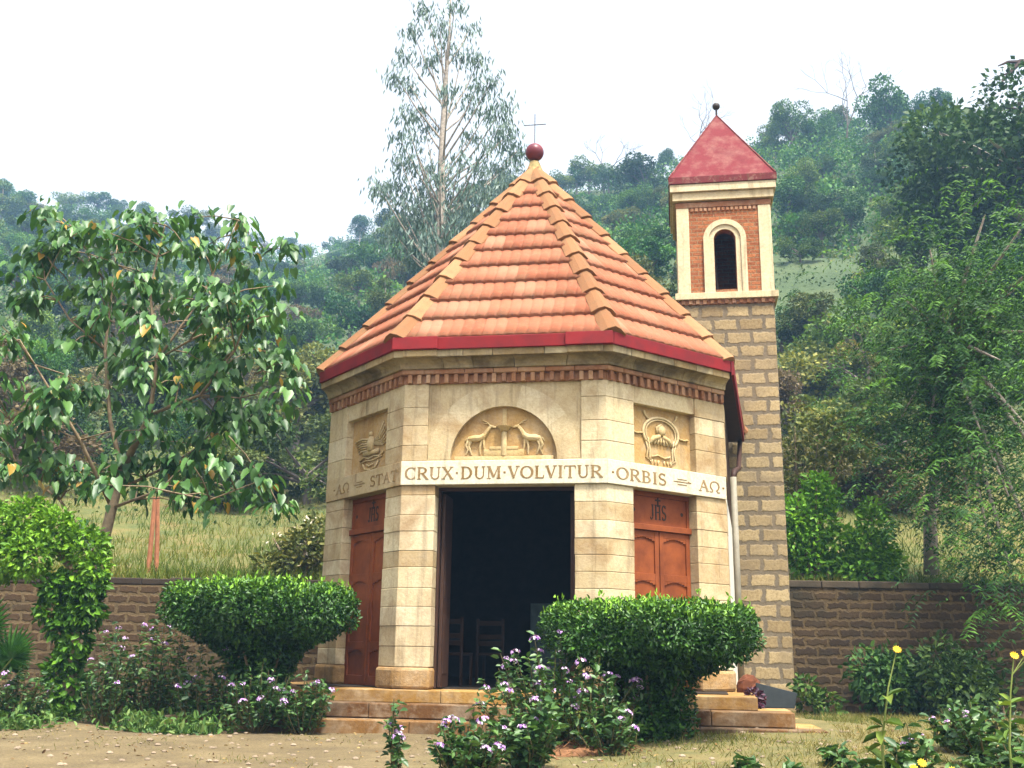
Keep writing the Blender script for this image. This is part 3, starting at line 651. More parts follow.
# cornice: dentils, courses, red fascia
def course(name, prof, m_, brk=0, seg=None, par=chapel, bevel=.006):
    """prof: closed (out,z) profile swept along C-A-B-D with mitred corners"""
    b = MB()
    for f in (LF, FR, RT):
        cuts = [0, 1]
        n_ = seg or 1; cuts = np.linspace(0, 1, n_ + 1)
        if n_ > 1: cuts[1:-1] += (rng.random(n_ - 1) - .5) * .5 / n_
        def ends(o):
            p0 = endpt(Cc, LF, o, -1) if f is LF else mitre(A if f is FR else B, LF if f is FR else FR, f, o)
            p1 = endpt(Dd, RT, o, 1) if f is RT else mitre(A if f is LF else B, f, FR if f is LF else RT, o)
            return np.array(p0), np.array(p1)
        for i in range(n_):
            vs_ = []
            for c in (cuts[i] + (.0012 if i else 0), cuts[i + 1] - (.0012 if i < n_ - 1 else 0)):
                for (o, z) in prof:
                    p0, p1 = ends(o); q = p0 + (p1 - p0) * c; vs_.append((q[0], q[1], z))
            k = len(prof)
            b.add(vs_, [tuple(range(k)), tuple(range(k, 2 * k))[::-1]] + [(j, (j + 1) % k, k + (j + 1) % k, k + j) for j in range(k)])
    return b.build(name, m_, par, bevel)
course('thin_course', [(-.3, 4.745), (.075, 4.745), (.085, 4.755), (.085, 4.81), (-.3, 4.81)], M['dentil'], seg=7)
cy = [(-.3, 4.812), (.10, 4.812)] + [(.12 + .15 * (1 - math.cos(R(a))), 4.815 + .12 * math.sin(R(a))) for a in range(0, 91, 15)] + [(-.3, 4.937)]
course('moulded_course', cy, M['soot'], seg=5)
course('cornice_band', [(-.3, 4.94), (.28, 4.94), (.285, 5.055), (-.3, 5.055)], M['stone_old'], seg=6)
fas = course('red_fascia', [(.0, 5.058), (.30, 5.03), (.325, 5.03), (.335, 5.20), (.30, 5.205), (.0, 5.19)], M['red_paint'], bevel=.008)
for f, pa0, pa1 in ((FR, 0, .52), (FR, 2.28, 2.8)):     # corner breaks of the front cornice
    b = MB(f.fn()); b.box(pa0 + .02, pa1 - .02, .27, .31, 4.942, 5.033, .5); b.build('cornice_break', M['stone_old'], chapel, .006)
    b = MB(f.fn()); b.box(pa0 - (.12 if pa0 == 0 else 0), pa1 + (.12 if pa0 else 0), .3, .365, 5.032, 5.209, .5); b.build('fascia_break', M['red_paint'], chapel, .006)
b = MB()
for f in (LF, FR, RT):
    b.fn = f.fn(); n_ = int(f.L / .128)
    b.box(.0, f.L, -.3, .012, ZD, 4.743, .3)
    for i in range(n_):
        a = (i + .5) * f.L / n_ + random.uniform(-.008, .008); b.box(a - .029, a + .029, .0, .066, ZD + random.uniform(-.004, .006), 4.742)
b.build('dentil_row', M['dentil'], chapel, .004)

# roof: interlocking clay tiles, hips, mortar cap, ball, cross
AP = np.array([-.03, 3.02, 9.30])
eA, eB, eC, eD, eE, eG = [np.array(q) for q in ((-1.515, -.27, 5.17), (1.515, -.27, 5.17), (-3.11, 1.33, 5.17), (3.11, 1.33, 5.17), (3.6, 6.3, 5.17), (-3.5, 6.3, 5.17))]
roof_e = bpy.data.objects.new('roof', None); COL.objects.link(roof_e); roof_e.parent = chapel
def tri_frame(P, Q_):
    e = Q_ - P; W = np.linalg.norm(e); e = e / W; h = AP - P; hx = h @ e; s = h - e * hx; H = np.linalg.norm(s); s = s / H; nn = np.cross(e, s)
    return e, s, nn, W, hx, H
NR = 11
def facet(P, Q_, nm='roof_slope'):
    e, s, nn, W, hx, H = tri_frame(P, Q_); g = H / NR; Vs, Fs, Ts = [], [], []; o = 0
    for r in range(NR):
        d0 = r * g; d1 = min((r + 1) * g + .05, H * .995)
        x = np.arange(-.1, W + .1, .155 / 8) + .04 * ((r * 7) % 3)
        def bound(d): k = max(d, 0) / H; return hx * k, W + (hx - W) * k
        rows = []
        tid = np.floor(x / .31).astype(int); jit = np.array([random.uniform(-.006, .006) for _ in range(400)])
        prof = .026 * np.abs(np.sin(np.pi * x / .155)) ** .38
        for (d, lift) in ((d0, 0.0), (d0, .058), ((d0 + d1) / 2, .033), (d1, .012)):
            l, rr_ = bound(d); xx = np.clip(x, l, rr_)
            dd = d + jit[tid % 400] * (1 if d != d1 else 0)
            hgt = 0.002 if lift == 0 else lift + prof
            rows.append(P + xx[:, None] * e + np.broadcast_to(dd, xx.shape)[:, None] * s + np.broadcast_to(hgt, xx.shape)[:, None] * nn)
        V = np.concatenate(rows); k = len(x)
        tt = rng.random(500)
        for a in range(3):
            i = np.arange(k - 1); f = np.stack([a * k + i, a * k + i + 1, (a + 1) * k + i + 1, (a + 1) * k + i], -1)
            wd = np.linalg.norm(V[f[:, 1]] - V[f[:, 0]], axis=1) + np.linalg.norm(V[f[:, 2]] - V[f[:, 3]], axis=1)
            ok = wd > .004; Fs.append(f[ok] + o); Ts.append(np.clip(tt[tid[:-1][ok] + 10] * .8 + .1 + .05 * random.random(), 0, 1))
        Vs.append(V); o += len(V)
    # a flat closing sheet below the tiles
    Vs.append(np.array([P - nn * .02, Q_ - nn * .02, AP - nn * .02, AP - nn * .02])); Fs.append(np.array([[o, o + 1, o + 2, o + 3]])); Ts.append(np.array([.2]))
    return np_mesh(nm, np.vstack(Vs), np.vstack(Fs), np.concatenate(Ts), M['tile'], roof_e)
for P, Q_ in ((eC, eA), (eA, eB), (eB, eD), (eD, eE), (eE, eG), (eG, eC)): facet(P, Q_)
def hip(Pl, Pc, Pr):
    n1 = tri_frame(Pl, Pc)[2]; n2 = tri_frame(Pc, Pr)[2]
    h = AP - Pc; L = np.linalg.norm(h); h = h / L
    w1 = np.cross(n1, h); w1 = w1 if w1 @ (Pl - Pc) > 0 else -w1
    w2 = np.cross(n2, h); w2 = w2 if w2 @ (Pr - Pc) > 0 else -w2
    nb = n1 + n2; nb = nb / np.linalg.norm(nb); NH = 10; b = MB()
    for i in range(NH):
        d0 = i * L / NH - (.03 if i else 0); d1 = (i + 1) * L / NH + .04; jx = random.uniform(-.012, .012)
        def sec(d, w_, lift):
            p_ = Pc + h * d
            return [p_ + w1 * (w_ + .02) + n1 * .02, p_ + w1 * w_ + n1 * (lift + .03), p_ + w1 * w_ * .35 + n1 * (lift + .075), p_ + nb * (lift + .09) + w1 * jx,
                    p_ + w2 * w_ * .35 + n2 * (lift + .075), p_ + w2 * w_ + n2 * (lift + .03), p_ + w2 * (w_ + .02) + n2 * .02]
        a0 = sec(d0, .168, .05 + random.uniform(-.008, .012)); a1 = sec(d1, .13, .008)
        b.add(a0 + a1, [(j, j + 1, 8 + j, 7 + j) for j in range(6)] + [tuple(range(7)), tuple(range(7, 14))[::-1]])
    return b.build('hip_ridge', M['hip'], roof_e, .008)
hip(eG, eC, eA); hip(eC, eA, eB); hip(eA, eB, eD); hip(eB, eD, eE); hip(eD, eE, eG); hip(eE, eG, eC)
b = MB(); b.tube([(AP[0], AP[1], z) for z in (8.78, 9.05, 9.3, 9.47)], [.34, .27, .15, .085], 8); b.build('mortar_cap', M['mortar'], roof_e, smooth=False)
b = MB(); b.sphere((AP[0], AP[1], 9.66), .165, 28, 16); ball = b.build('finial_ball', M['ball'], roof_e, smooth=True)
b = MB(); b.box(AP[0] - .006, AP[0] + .006, AP[1] - .006, AP[1] + .006, 9.8, 10.42); b.box(AP[0] - .2, AP[0] + .2, AP[1] - .0055, AP[1] + .0055, 10.2, 10.212); b.build('iron_cross', M['iron'], ball)
# side eave, gutter pipe
b = MB(); b.prism([(3.0, 1.60), (3.15, 1.30), (3.60, 6.28), (3.30, 6.28)], 4.985, 5.18); b.build('side_soffit', M['dark_wood'], chapel)
b = MB(); b.prism([(3.152, 1.30), (3.19, 1.30), (3.64, 6.28), (3.602, 6.28)], 4.99, 5.2); b.build('side_fascia', M['red_paint'], chapel)
b = MB(); b.tube([(3.55, 6.2, 4.97), (3.45, 5.3, 4.3), (3.19, 2.25, 3.72), (3.165, 2.15, 3.6)], .045, 10); b.build('gutter_elbow', M['dark_wood'], chapel, smooth=True)
b = MB(); b.tube([(3.165, 2.15, Z0), (3.165, 2.15, 3.62)], .048, 12); b.build('drain_pipe', M['pipe'], chapel, smooth=True)

def cpt(u, v, z=0): return Vector((MX + u * math.cos(TH) - v * math.sin(TH), MY + u * math.sin(TH) + v * math.cos(TH), z))

# ---------------------------------------------------------------- bell tower
U0, U1, V0, V1 = 2.49, 4.36, 6.5, 8.42
tower = empty('bell_tower', cpt((U0 + U1) / 2, (V0 + V1) / 2), TH, label='square bell tower of ochre stone with red pyramid roof behind the chapel', cat='tower')
hw, hd = (U1 - U0) / 2, (V1 - V0) / 2
b = MB(); b.box(-hw, hw, -hd, hd, -.2, 7.86); b.build('shaft', M['tower_stone'], tower, .01)
def ringbox(name, o0, z0, z1, m_, par=tower, bevel=.008, hole=None):
    b = MB(); b.box(-hw - o0, hw + o0, -hd - o0, hd + o0, z0, z1); return b.build(name, m_, par, bevel)
b = MB()
for i in range(13):
    x = -hw + (i + .5) * 2 * hw / 13
    b.box(x - .035, x + .035, -hd - .05, -hd + .02, 7.87, 7.955); b.box(-hd - .05 + .0, -hd + .02, x - .035, x + .035, 7.87, 7.955) if False else None
b.box(-hw - .015, hw + .015, -hd - .015, hd + .015, 7.862, 7.957, .4); b.build('dentil_row', M['dentil'], tower, .004)
ringbox('string_course', .085, 7.96, 8.10, M['cream'])
# belfry walls with an arched opening in the front
b = MB(); wx = .01; wr = .215; zs = 9.26; zb_ = 8.18
b.box(-hw, hw, hd - .2, hd, 8.1, 10.12); b.box(-hw, -hw + .2, -hd + .2, hd - .2, 8.1, 10.12); b.box(hw - .2, hw, -hd + .2, hd - .2, 8.1, 10.12)
arcp = [(wx + wr * math.cos(R(a)), zs + wr * math.sin(R(a))) for a in np.linspace(180, 0, 25)]
for i in range(24):
    q = [arcp[i], arcp[i + 1], (arcp[i + 1][0], 10.12), (arcp[i][0], 10.12)]
    b.add([(x, -hd, z) for x, z in q] + [(x, -hd + .2, z) for x, z in q], [(0, 1, 2, 3), (4, 7, 6, 5), (0, 4, 5, 1), (2, 6, 7, 3)])
b.box(-hw, wx - wr, -hd, -hd + .2, 8.1, 10.12); b.box(wx + wr, hw, -hd, -hd + .2, 8.1, 10.12); b.box(wx - wr, wx + wr, -hd, -hd + .2, 8.1, zb_)
b.build('belfry_wall', M['tower_brick'], tower)
b = MB()
for (ra, rb, o_) in ((wr + .005, wr + .105, .03), (wr + .105, wr + .215, .06)):
    pa = [(wx + ra * math.cos(R(a)), zs + ra * math.sin(R(a))) for a in np.linspace(180, 0, 25)]; pb = [(wx + rb * math.cos(R(a)), zs + rb * math.sin(R(a))) for a in np.linspace(180, 0, 25)]
    pa = [(wx - ra, 8.105)] + pa + [(wx + ra, 8.105)]; pb = [(wx - rb, 8.105)] + pb + [(wx + rb, 8.105)]
    for i in range(26):
        q = [pa[i], pa[i + 1], pb[i + 1], pb[i]]
        b.add([(x, -hd - o_, z) for x, z in q] + [(x, -hd + .1, z) for x, z in q], [(0, 1, 2, 3), (4, 7, 6, 5), (0, 4, 5, 1), (2, 6, 7, 3)], .6)
b.build('window_surround', M['cream'], tower)
for x0 in (-hw - .02, hw - .235):
    for y0 in (-hd - .025, hd - .23):
        b = MB(); b.box(x0, x0 + .255, y0, y0 + .255, 8.102, 9.98, .6); b.build('corner_pilaster', M['cream'], tower, .01)
b = MB()
for i in range(15):
    x = -hw + .26 + (i + .5) * (2 * hw - .52) / 15; b.box(x - .03, x + .03, -hd - .03, -hd + .02, 9.9, 9.97)
b.box(-hw - .03, hw + .03, -hd - .03, hd + .03, 9.985, 10.1); b.build('brick_band', M['dentil'], tower, .004)
ringbox('lower_cornice', .09, 10.125, 10.30, M['cream']); ringbox('upper_cornice', .14, 10.305, 10.47, M['cream'])
M['red_stained'] = stone_mat('faded_red_paint', (.115, .013, .018), (.13, .016, .02), (.15, .026, .03), (.025, .02, .02), .53, .8, .15, pale=.05, streak=.6)
ringbox('red_fascia', .165, 10.475, 10.63, M['red_stained'])
b = MB(); x, y, z = hw + .14, hd + .14, 10.634
b.add([(-x, -y, z), (x, -y, z), (x, y, z), (-x, y, z), (0, 0, 12.62)], [(0, 1, 4), (1, 2, 4), (2, 3, 4), (3, 0, 4), (0, 3, 2, 1)], .6)
M['tower_roof'] = stone_mat('faded_red_roof', (.115, .014, .02), (.13, .017, .023), (.15, .026, .033), (.085, .014, .018), .54, .9, .2, pale=.16)
b.build('pyramid_roof', M['tower_roof'], tower, .01)
b = MB()
for sx_, sy_ in ((-1, -1), (1, -1), (1, 1), (-1, 1)): b.tube([(sx_ * x, sy_ * y, z + .01), (0, 0, 12.62)], [.022, .016], 6)
b.build('hip_ridge', M['red_stained'], tower)
b = MB(); b.tube([(0, 0, 12.55), (0, 0, 12.78)], .022, 8); b.sphere((0, 0, 12.84), .085, 16, 10); b.build('finial_ball', M['iron'], tower, smooth=True)
b = MB(); b.tube([(-.13, -hd + .35, 8.0), (-.2, -hd + .35, 9.2)], .02, 6); b.build('bell_rope', M['chair'], tower)
b = MB(); b.box(-hw + .2, hw - .2, -hd + .2, hd - .2, 8.1, 8.12); b.build('belfry_floor', M['interior'], tower)

# ---------------------------------------------------------------- retaining walls
def coped_wall(x0, x1, y, z1, name, m_, lab):
    e = empty(name, ((x0 + x1) / 2, y, 0), 0, label=lab, cat='wall')
    h = (x1 - x0) / 2; b = MB(); b.box(-h, h, 0, .42, -.2, z1 - .14); b.build('masonry', m_, e)
    b = MB(); x = -h
    while x < h:
        l = min(random.uniform(.5, .8), h - x); b.box(x + .005, x + l - .005, -.02 + random.uniform(-.01, .01), .43, z1 - .139, z1 + random.uniform(-.02, .012)); x += l
    b.build('coping', M['cop'], e, .02)
M['cop'] = stone_mat('dark_coping', (.035, .025, .018), (.05, .036, .024), (.07, .052, .034), (.02, .02, .013), .45, pale=.0)
coped_wall(-17, -2.75, 20.0, 2.30, 'retaining_wall', M['wall_left'], 'brown stone retaining wall with pale mortar behind the flower bed left of the chapel')
coped_wall(5.16, 18, 19.72, 2.41, 'retaining_wall', M['wall_right'], 'dark stained stone retaining wall right of the bell tower')

# ---------------------------------------------------------------- things in and around the chapel
def chair(loc, rz, lab):
    e = empty('wooden_chair', loc, rz, label=lab, cat='chair', group='wooden chairs inside the chapel')
    b = MB(); b.box(-.22, .22, -.22, .22, .42, .46); b.build('seat', M['chair'], e, .008)
    for x in (-.2, .2):
        b = MB(); b.box(x - .02, x + .02, -.21, -.17, 0, .42); b.build('leg', M['chair'], e, .004)
        b = MB(); b.box(x - .02, x + .02, .18, .22, 0, .96); b.build('leg', M['chair'], e, .004)
    b = MB()
    for z in (.86, .66, .56): b.box(-.18, .18, .19, .21, z, z + .07)
    b.build('backrest', M['chair'], e, .004)
chair(cpt(-.95, 1.6, Z0 + .009), TH + R(170), 'wooden chair just inside the doorway by the left door jamb')
chair(cpt(-.52, 2.5, Z0 + .009), TH + R(175), 'second wooden chair further inside the dark chapel, beside the first chair')
cb = empty('cupboard', cpt(.42, 3.4, Z0 + .009), TH, label='blue-grey panelled cupboard standing in the dark chapel interior', cat='cupboard')
b = MB(); b.box(-.5, .5, 0, .4, 0, 1.25); b.build('body', M['blue_wood'], cb, .01)
for x0 in (-.48, .01):
    b = MB(); b.box(x0, x0 + .08, -.03, 0, .05, 1.2); b.box(x0 + .39, x0 + .47, -.03, 0, .05, 1.2); b.box(x0 + .08, x0 + .39, -.028, 0, .05, .15); b.box(x0 + .08, x0 + .39, -.028, 0, 1.1, 1.2); b.build('door', M['blue_wood'], cb, .006)

sl_ = empty('stone_slab', cpt(3.50, .62, .37), TH + R(8), label='dark grey flat slab leaning at the right end of the chapel steps', cat='slab')
b = MB(lambda x, y, z: (x, y + z * .35, z * .94)); b.add([(-.26, 0, .0), (.24, 0, -.0), (.3, 0, .2), (-.22, 0, .33), (-.26, .04, .0), (.24, .04, -.0), (.3, .04, .2), (-.22, .04, .33)], [(0, 1, 2, 3), (4, 7, 6, 5), (0, 4, 5, 1), (1, 5, 6, 2), (2, 6, 7, 3), (3, 7, 4, 0)])
b.build('slab', M['slab'], sl_, .012)
b = MB(); b.sphere((0, 0, .12), (.17, .12, .16), 9, 6); o = b.build('red_stone', M['red_rock']); o.location = cpt(3.22, 1.5, Z0 - .05)
for v_ in o.data.vertices: v_.co += Vector((random.uniform(-.02, .02), random.uniform(-.02, .02), random.uniform(-.02, .02)))
tag(o, 'rounded reddish stone beside the foot of the drain pipe', 'stone')
pu = empty('purple_plant', cpt(3.22, .45, .36), 0, label='small purple-leaved plant on the step beside the dark slab', cat='plant')
leaf_obj('leaves', [blob_leaves([(0, 0, .13)], [.11], 130, .07, 'fold')], M['leaf_purple'], pu)

# ---------------------------------------------------------------- vegetation builders
def hedge(name, loc, prof, n_, size, lab, stem_h=.5, lump=.13):
    """mushroom-clipped shrub: prof = [(z, r)...] from the stem foot to the crown top"""
    e = empty(name, loc, 0, label=lab, cat='hedge', group='clipped mushroom-shaped shrubs in front of the chapel')
    prof = np.array(prof); seg = np.hypot(np.diff(prof[:, 0]), np.diff(prof[:, 1])) * (prof[:-1, 1] + prof[1:, 1] + .1); cs = np.cumsum(seg) / seg.sum()
    i = np.searchsorted(cs, rng.random(n_)); t = rng.random(n_)
    z = prof[i, 0] + (prof[i + 1, 0] - prof[i, 0]) * t; r = prof[i, 1] + (prof[i + 1, 1] - prof[i, 1]) * t
    dz = prof[i + 1, 0] - prof[i, 0]; dr = prof[i + 1, 1] - prof[i, 1]; l = np.hypot(dz, dr) + 1e-6
    th = rng.random(n_) * 2 * np.pi
    k = 1 + lump * (np.sin(3 * th + 1.3 + 2 * z) * .5 + np.sin(7 * th + 5 * z) * .4 + np.sin(13 * th - 9 * z) * .3)
    inn = rng.random(n_) ** 2.2 * .22
    nr, nz = dz / l, -dr / l
    P = np.stack([(r * k - nr * inn) * np.cos(th), (r * k - nr * inn) * np.sin(th), z - nz * inn + rng.normal(size=n_) * .012 + .03 * np.sin(5 * th + r * 9)], -1)
    nn = np.stack([nr * np.cos(th), nr * np.sin(th), nz], -1)
    ax = unit(nn * .5 + rng.normal(size=(n_, 3)) * .6 + np.array([0, 0, .1])); no = unit(nn * .7 + np.array([0, 0, .75]) + rng.normal(size=(n_, 3)) * .5)
    L = size * rng.uniform(.65, 1.3, n_)
    top_lit = np.clip((z - prof[:, 0].max() + .22) / .2, 0, 1)   # sunlit top put into the leaf colour: lighter tint towards the clipped top
    tt = np.clip(rng.random(n_) * .55 + .12 * (rng.random(n_) > .8) + top_lit * rng.uniform(.1, .55, n_), 0, 1)
    ni = n_ // 3; sel = rng.choice(n_, ni); kk = rng.uniform(.35, .86, ni)[:, None]
    Pi = P[sel] * np.concatenate([kk, kk, np.ones((ni, 1))], 1); Pi[:, 2] -= .05 + .1 * rng.random(ni) * (z[sel] > prof[:, 0].max() * .8)
    p3 = leaves(Pi, sph(ni), sph(ni), np.full(ni, size * 1.7), np.full(ni, size * 1.2), rng.random(ni) * .4, 'fold')
    ns = n_ // 60   # stray shoots above the clipped top
    ii = rng.choice(np.where(z > prof[:, 0].max() - .25)[0], ns)
    P2 = P[ii] + np.array([0, 0, 1]) * rng.random((ns, 1)) * .1
    p2 = leaves(P2, unit(np.array([0, 0, 1.]) + rng.normal(size=(ns, 3)) * .4), sph(ns), np.full(ns, size * 1.2), np.full(ns, size * .6), np.full(ns, .9), 'fold')
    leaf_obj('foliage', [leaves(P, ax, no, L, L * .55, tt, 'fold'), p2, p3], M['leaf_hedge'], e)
    b = MB()
    for k in range(6):
        a = k * 1.05; b.tube([(.07 * math.cos(a), .07 * math.sin(a), -.1), (.1 * math.cos(a + .3), .1 * math.sin(a + .3), .4), (.45 * math.cos(a + .2), .45 * math.sin(a + .2), 1.0)], [.035, .028, .015], 6)
    b.build('stem', M['bark'], e)
    return e
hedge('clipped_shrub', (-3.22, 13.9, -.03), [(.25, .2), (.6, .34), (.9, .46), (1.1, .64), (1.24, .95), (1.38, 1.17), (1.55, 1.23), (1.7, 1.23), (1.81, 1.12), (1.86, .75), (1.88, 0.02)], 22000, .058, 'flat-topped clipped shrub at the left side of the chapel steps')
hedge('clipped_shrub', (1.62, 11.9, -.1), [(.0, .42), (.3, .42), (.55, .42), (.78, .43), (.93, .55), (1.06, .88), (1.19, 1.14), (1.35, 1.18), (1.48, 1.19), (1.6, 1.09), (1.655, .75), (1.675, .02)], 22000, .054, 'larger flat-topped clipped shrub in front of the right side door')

FLOWER = {}
def flower_mesh(kind, m_, r, n_):
    d = sph(n_); d[:, 2] = np.abs(d[:, 2]) * .8 + .05; d = unit(d)
    P = d * np.array([r, r, r * .6]); L = np.full(n_, r * .55)
    V, F, T = leaves(P, unit(np.cross(d, sph(n_))), d, L, L * .9, rng.random(n_), 'oval')
    return V - 0, F, T
def lantana(loc, h, wd, nst, nfl, lab, group, leafsz=.085, n_leaf=None, name='flowering_shrub', flm=None, r=.045, leafm=None, lean=(0, 0)):
    e = empty(name, loc, 0, label=lab, cat='shrub', group=group)
    b = MB(); tips = []; LP, LA = [], []
    for i in range(nst):
        a = random.uniform(0, 2 * math.pi); rr = wd * math.sqrt(random.random()) ; hh = h * random.uniform(.5, 1.0) * (1 - .35 * (rr / wd) ** 2)
        x, y = rr * math.cos(a) + lean[0] * hh, rr * math.sin(a) + lean[1] * hh
        p0 = Vector((x * .25, y * .25, -.03)); p1 = Vector((x * .75 + random.uniform(-.05, .05), y * .75, hh * .5)); p2 = Vector((x, y, hh))
        b.tube([p0, p1, p2], [.011, .008, .004], 5); tips.append(p2)
        for t in np.linspace(.25, 1, int(7 + hh * 9)):
            q = p0.lerp(p1, t * 2) if t < .5 else p1.lerp(p2, t * 2 - 1)
            for s_ in range(2): LP.append(q + Vector((random.gauss(0, .022), random.gauss(0, .022), random.gauss(0, .02))));
    b.build('stems', M['stem'], e)
    P = np.array([tuple(q) for q in LP]); n_ = len(P); d = sph(n_); d[:, 2] = d[:, 2] * .4 + .1
    L = leafsz * rng.uniform(.6, 1.25, n_)
    leaf_obj('foliage', [leaves(P, unit(d), unit(np.array([0, 0, 1.]) + rng.normal(size=(n_, 3)) * .45), L, L * .58, rng.random(n_), 'fold')], leafm or M['leaf_lantana'], e)
    random.shuffle(tips)
    key = (flm or M['petal_lilac']).name, r
    for q in tips[:nfl]:
        if key not in FLOWER:
            V, F, T = flower_mesh('f', flm, r, 26); ob = np_mesh('flower_head', V, F, T, flm or M['petal_lilac'], e); FLOWER[key] = ob.data
        else:
            ob = bpy.data.objects.new('flower_head', FLOWER[key]); COL.objects.link(ob); ob.parent = e
        ob.location = q + Vector((0, 0, .012)); k = random.uniform(.75, 1.2); ob.scale = (k, k, k); ob.rotation_euler = (random.uniform(-.4, .4), random.uniform(-.4, .4), random.uniform(0, 6))
    return e
gz = lambda x, y: float(ground_z(np.array(x), np.array(y)))
GB = 'lilac flowering shrubs in the left bed'
for i, (px, yy, h, wd, ns, nf, lab) in enumerate([
    (112, 14.0, 1.3, .5, 34, 9, 'tall lilac-flowered shrub at the foot of the climber-covered column'),
    (160, 14.4, 1.4, .5, 36, 8, 'lilac-flowered shrub before the brick wall, left of the clipped shrub'),
    (212, 13.6, 1.1, .5, 40, 7, 'leafy lilac-flowered shrub under the left edge of the clipped shrub'),
    (262, 13.0, .85, .45, 40, 8, 'lilac-flowered shrub directly below the clipped shrub'),
    (308, 13.0, .75, .42, 38, 9, 'lilac-flowered shrub at the left end of the steps'),
    (20, 13.6, .8, .5, 26, 4, 'sparse lilac-flowered shrub under the fan palm')]):
    q = at(px, 650, yy); lantana((q.x, yy, gz(q.x, yy)), h, wd, ns, nf, lab, GB)
GF = 'lilac flowering shrubs before the steps'
lantana((.58, 11.3, .05), 1.2, .92, 82, 38, 'large lilac-flowered shrub standing in front of the open doorway', GF, .09)
lantana((.98, 10.6, .02), .75, .4, 34, 8, 'lower lilac-flowered shrub in front of the clipped shrub stem', GF, .085)
lantana((-.30, 8.6, .02), .52, .34, 34, 7, 'low leafy lilac-flowered shrub at the bottom edge beside the dirt path', GF, .09)
lantana((-.86, 8.3, .02), .72, .12, 7, 4, 'thin upright stem with three lilac flower heads beside the dirt path', GF, .08)
lantana((.20, 9.6, .02), .62, .34, 36, 5, 'bright green leafy shrub with few lilac flowers before the doorway', GF, .10)
GR = 'weeds and flowers in the right foreground grass'
for (px, yy, h, wd, ns, nf, flm, lab, r_) in [
    (908, 8.6, .48, .16, 9, 3, None, 'leafy weed with small mauve flower heads in the right foreground', .03),
    (985, 9.5, .62, .4, 26, 5, None, 'straggly weed with faded mauve flowers at the right edge', .03),
    (950, 10.4, .5, .3, 20, 4, None, 'greyish weed clump between the yellow-flowered stems', .025),
    (740, 9.0, .14, .06, 5, 0, None, 'tiny seedling in the dry grass below the bell tower', .02),
    (785, 8.6, .13, .06, 5, 0, None, 'tiny green seedling near the bottom edge right of the clipped shrub', .02),
    (895, 8.0, .36, .14, 8, 0, None, 'broad-leaved green weed at the base of the leaning yellow-flowered stem', .02),
    (1012, 8.2, .5, .22, 16, 4, None, 'tall mauve-flowered weed under the yellow flower cluster at the right edge', .03),
    (968, 8.0, .3, .2, 14, 2, None, 'low weed with faded mauve heads between the yellow-flowered stems', .025),
    (830, 9.4, .2, .12, 8, 0, None, 'small leafy weed in the dry grass before the right wall', .02),
    (860, 8.3, .22, .25, 16, 0, None, 'low spreading green weed at the bottom edge of the grass', .02)]:
    q = at(px, 650, yy); lantana((q.x, yy, gz(q.x, yy)), h, wd, ns, nf, lab, GR, .095, name='weed', flm=flm, r=r_)
def yellow_flower(px, yy, h, lean, lab, heads=2):
    q = at(px, 700, yy); e = empty('yellow_flower', (q.x, yy, gz(q.x, yy)), 0, label=lab, cat='flower', group='yellow-flowered stems in the foreground')
    b = MB(); P, Aa = [], []
    tip = Vector((lean, 0, h)); pts = [Vector((0, 0, -.03)), Vector((lean * .05, .0, h * .4)), Vector((lean * .5, 0, h * .75)), tip]
    b.tube(pts, [.011, .009, .006, .004], 6)
    tips = [tip] + [tip + Vector((random.uniform(-.07, .12), random.uniform(-.05, .05), random.uniform(-.05, .02))) for _ in range(heads - 1)]
    for t in tips[1:]: b.tube([pts[2].lerp(tip, .5), t], [.004, .003], 5)
    b.build('stem', M['stem_green'], e)
    for i in range(20):
        k = random.uniform(0, .85) ** 1.2; q = pts[0].lerp(pts[1], k / .45) if k < .45 else pts[1].lerp(pts[2], min(1, (k - .45) / .4)); P.append(tuple(q)); a = random.uniform(0, 6.28); Aa.append((math.cos(a), math.sin(a) * .7, random.uniform(-.5, .5)))
    n_ = len(P); L = rng.uniform(.10, .24, n_)
    leaf_obj('foliage', [leaves(np.array(P), np.array(Aa), unit(np.array([0, 0, 1.]) + rng.normal(size=(n_, 3)) * .3), L, L * .36, rng.random(n_), 'fold')], M['leaf_mid'], e)
    for t in tips:
        k = 12; an = np.arange(k) * 2 * np.pi / k; d = np.stack([np.cos(an), -.35 + .5 * np.sin(an), .25 + .8 * np.sin(an)], -1)
        V, F, T = leaves(np.tile(np.array(t), (k, 1)), d, np.tile([0, -.8, .5], (k, 1)), np.full(k, .037), np.full(k, .019), rng.random(k), 'oval')
        np_mesh('flower_head', V, F, T, M['petal_yellow'], e)
yellow_flower(878, 7.6, 1.03, .16, 'tall yellow-flowered stem leaning right, before the dark stone wall', 1)
yellow_flower(1004, 7.4, 1.0, .10, 'yellow flower cluster on a tall stem at the right edge', 3)
yellow_flower(912, 7.3, .30, .03, 'short yellow flower at the bottom edge among the weeds', 2)
yellow_flower(943, 7.2, .26, .02, 'lowest yellow flower by the bottom right, beside the mauve weed', 2)

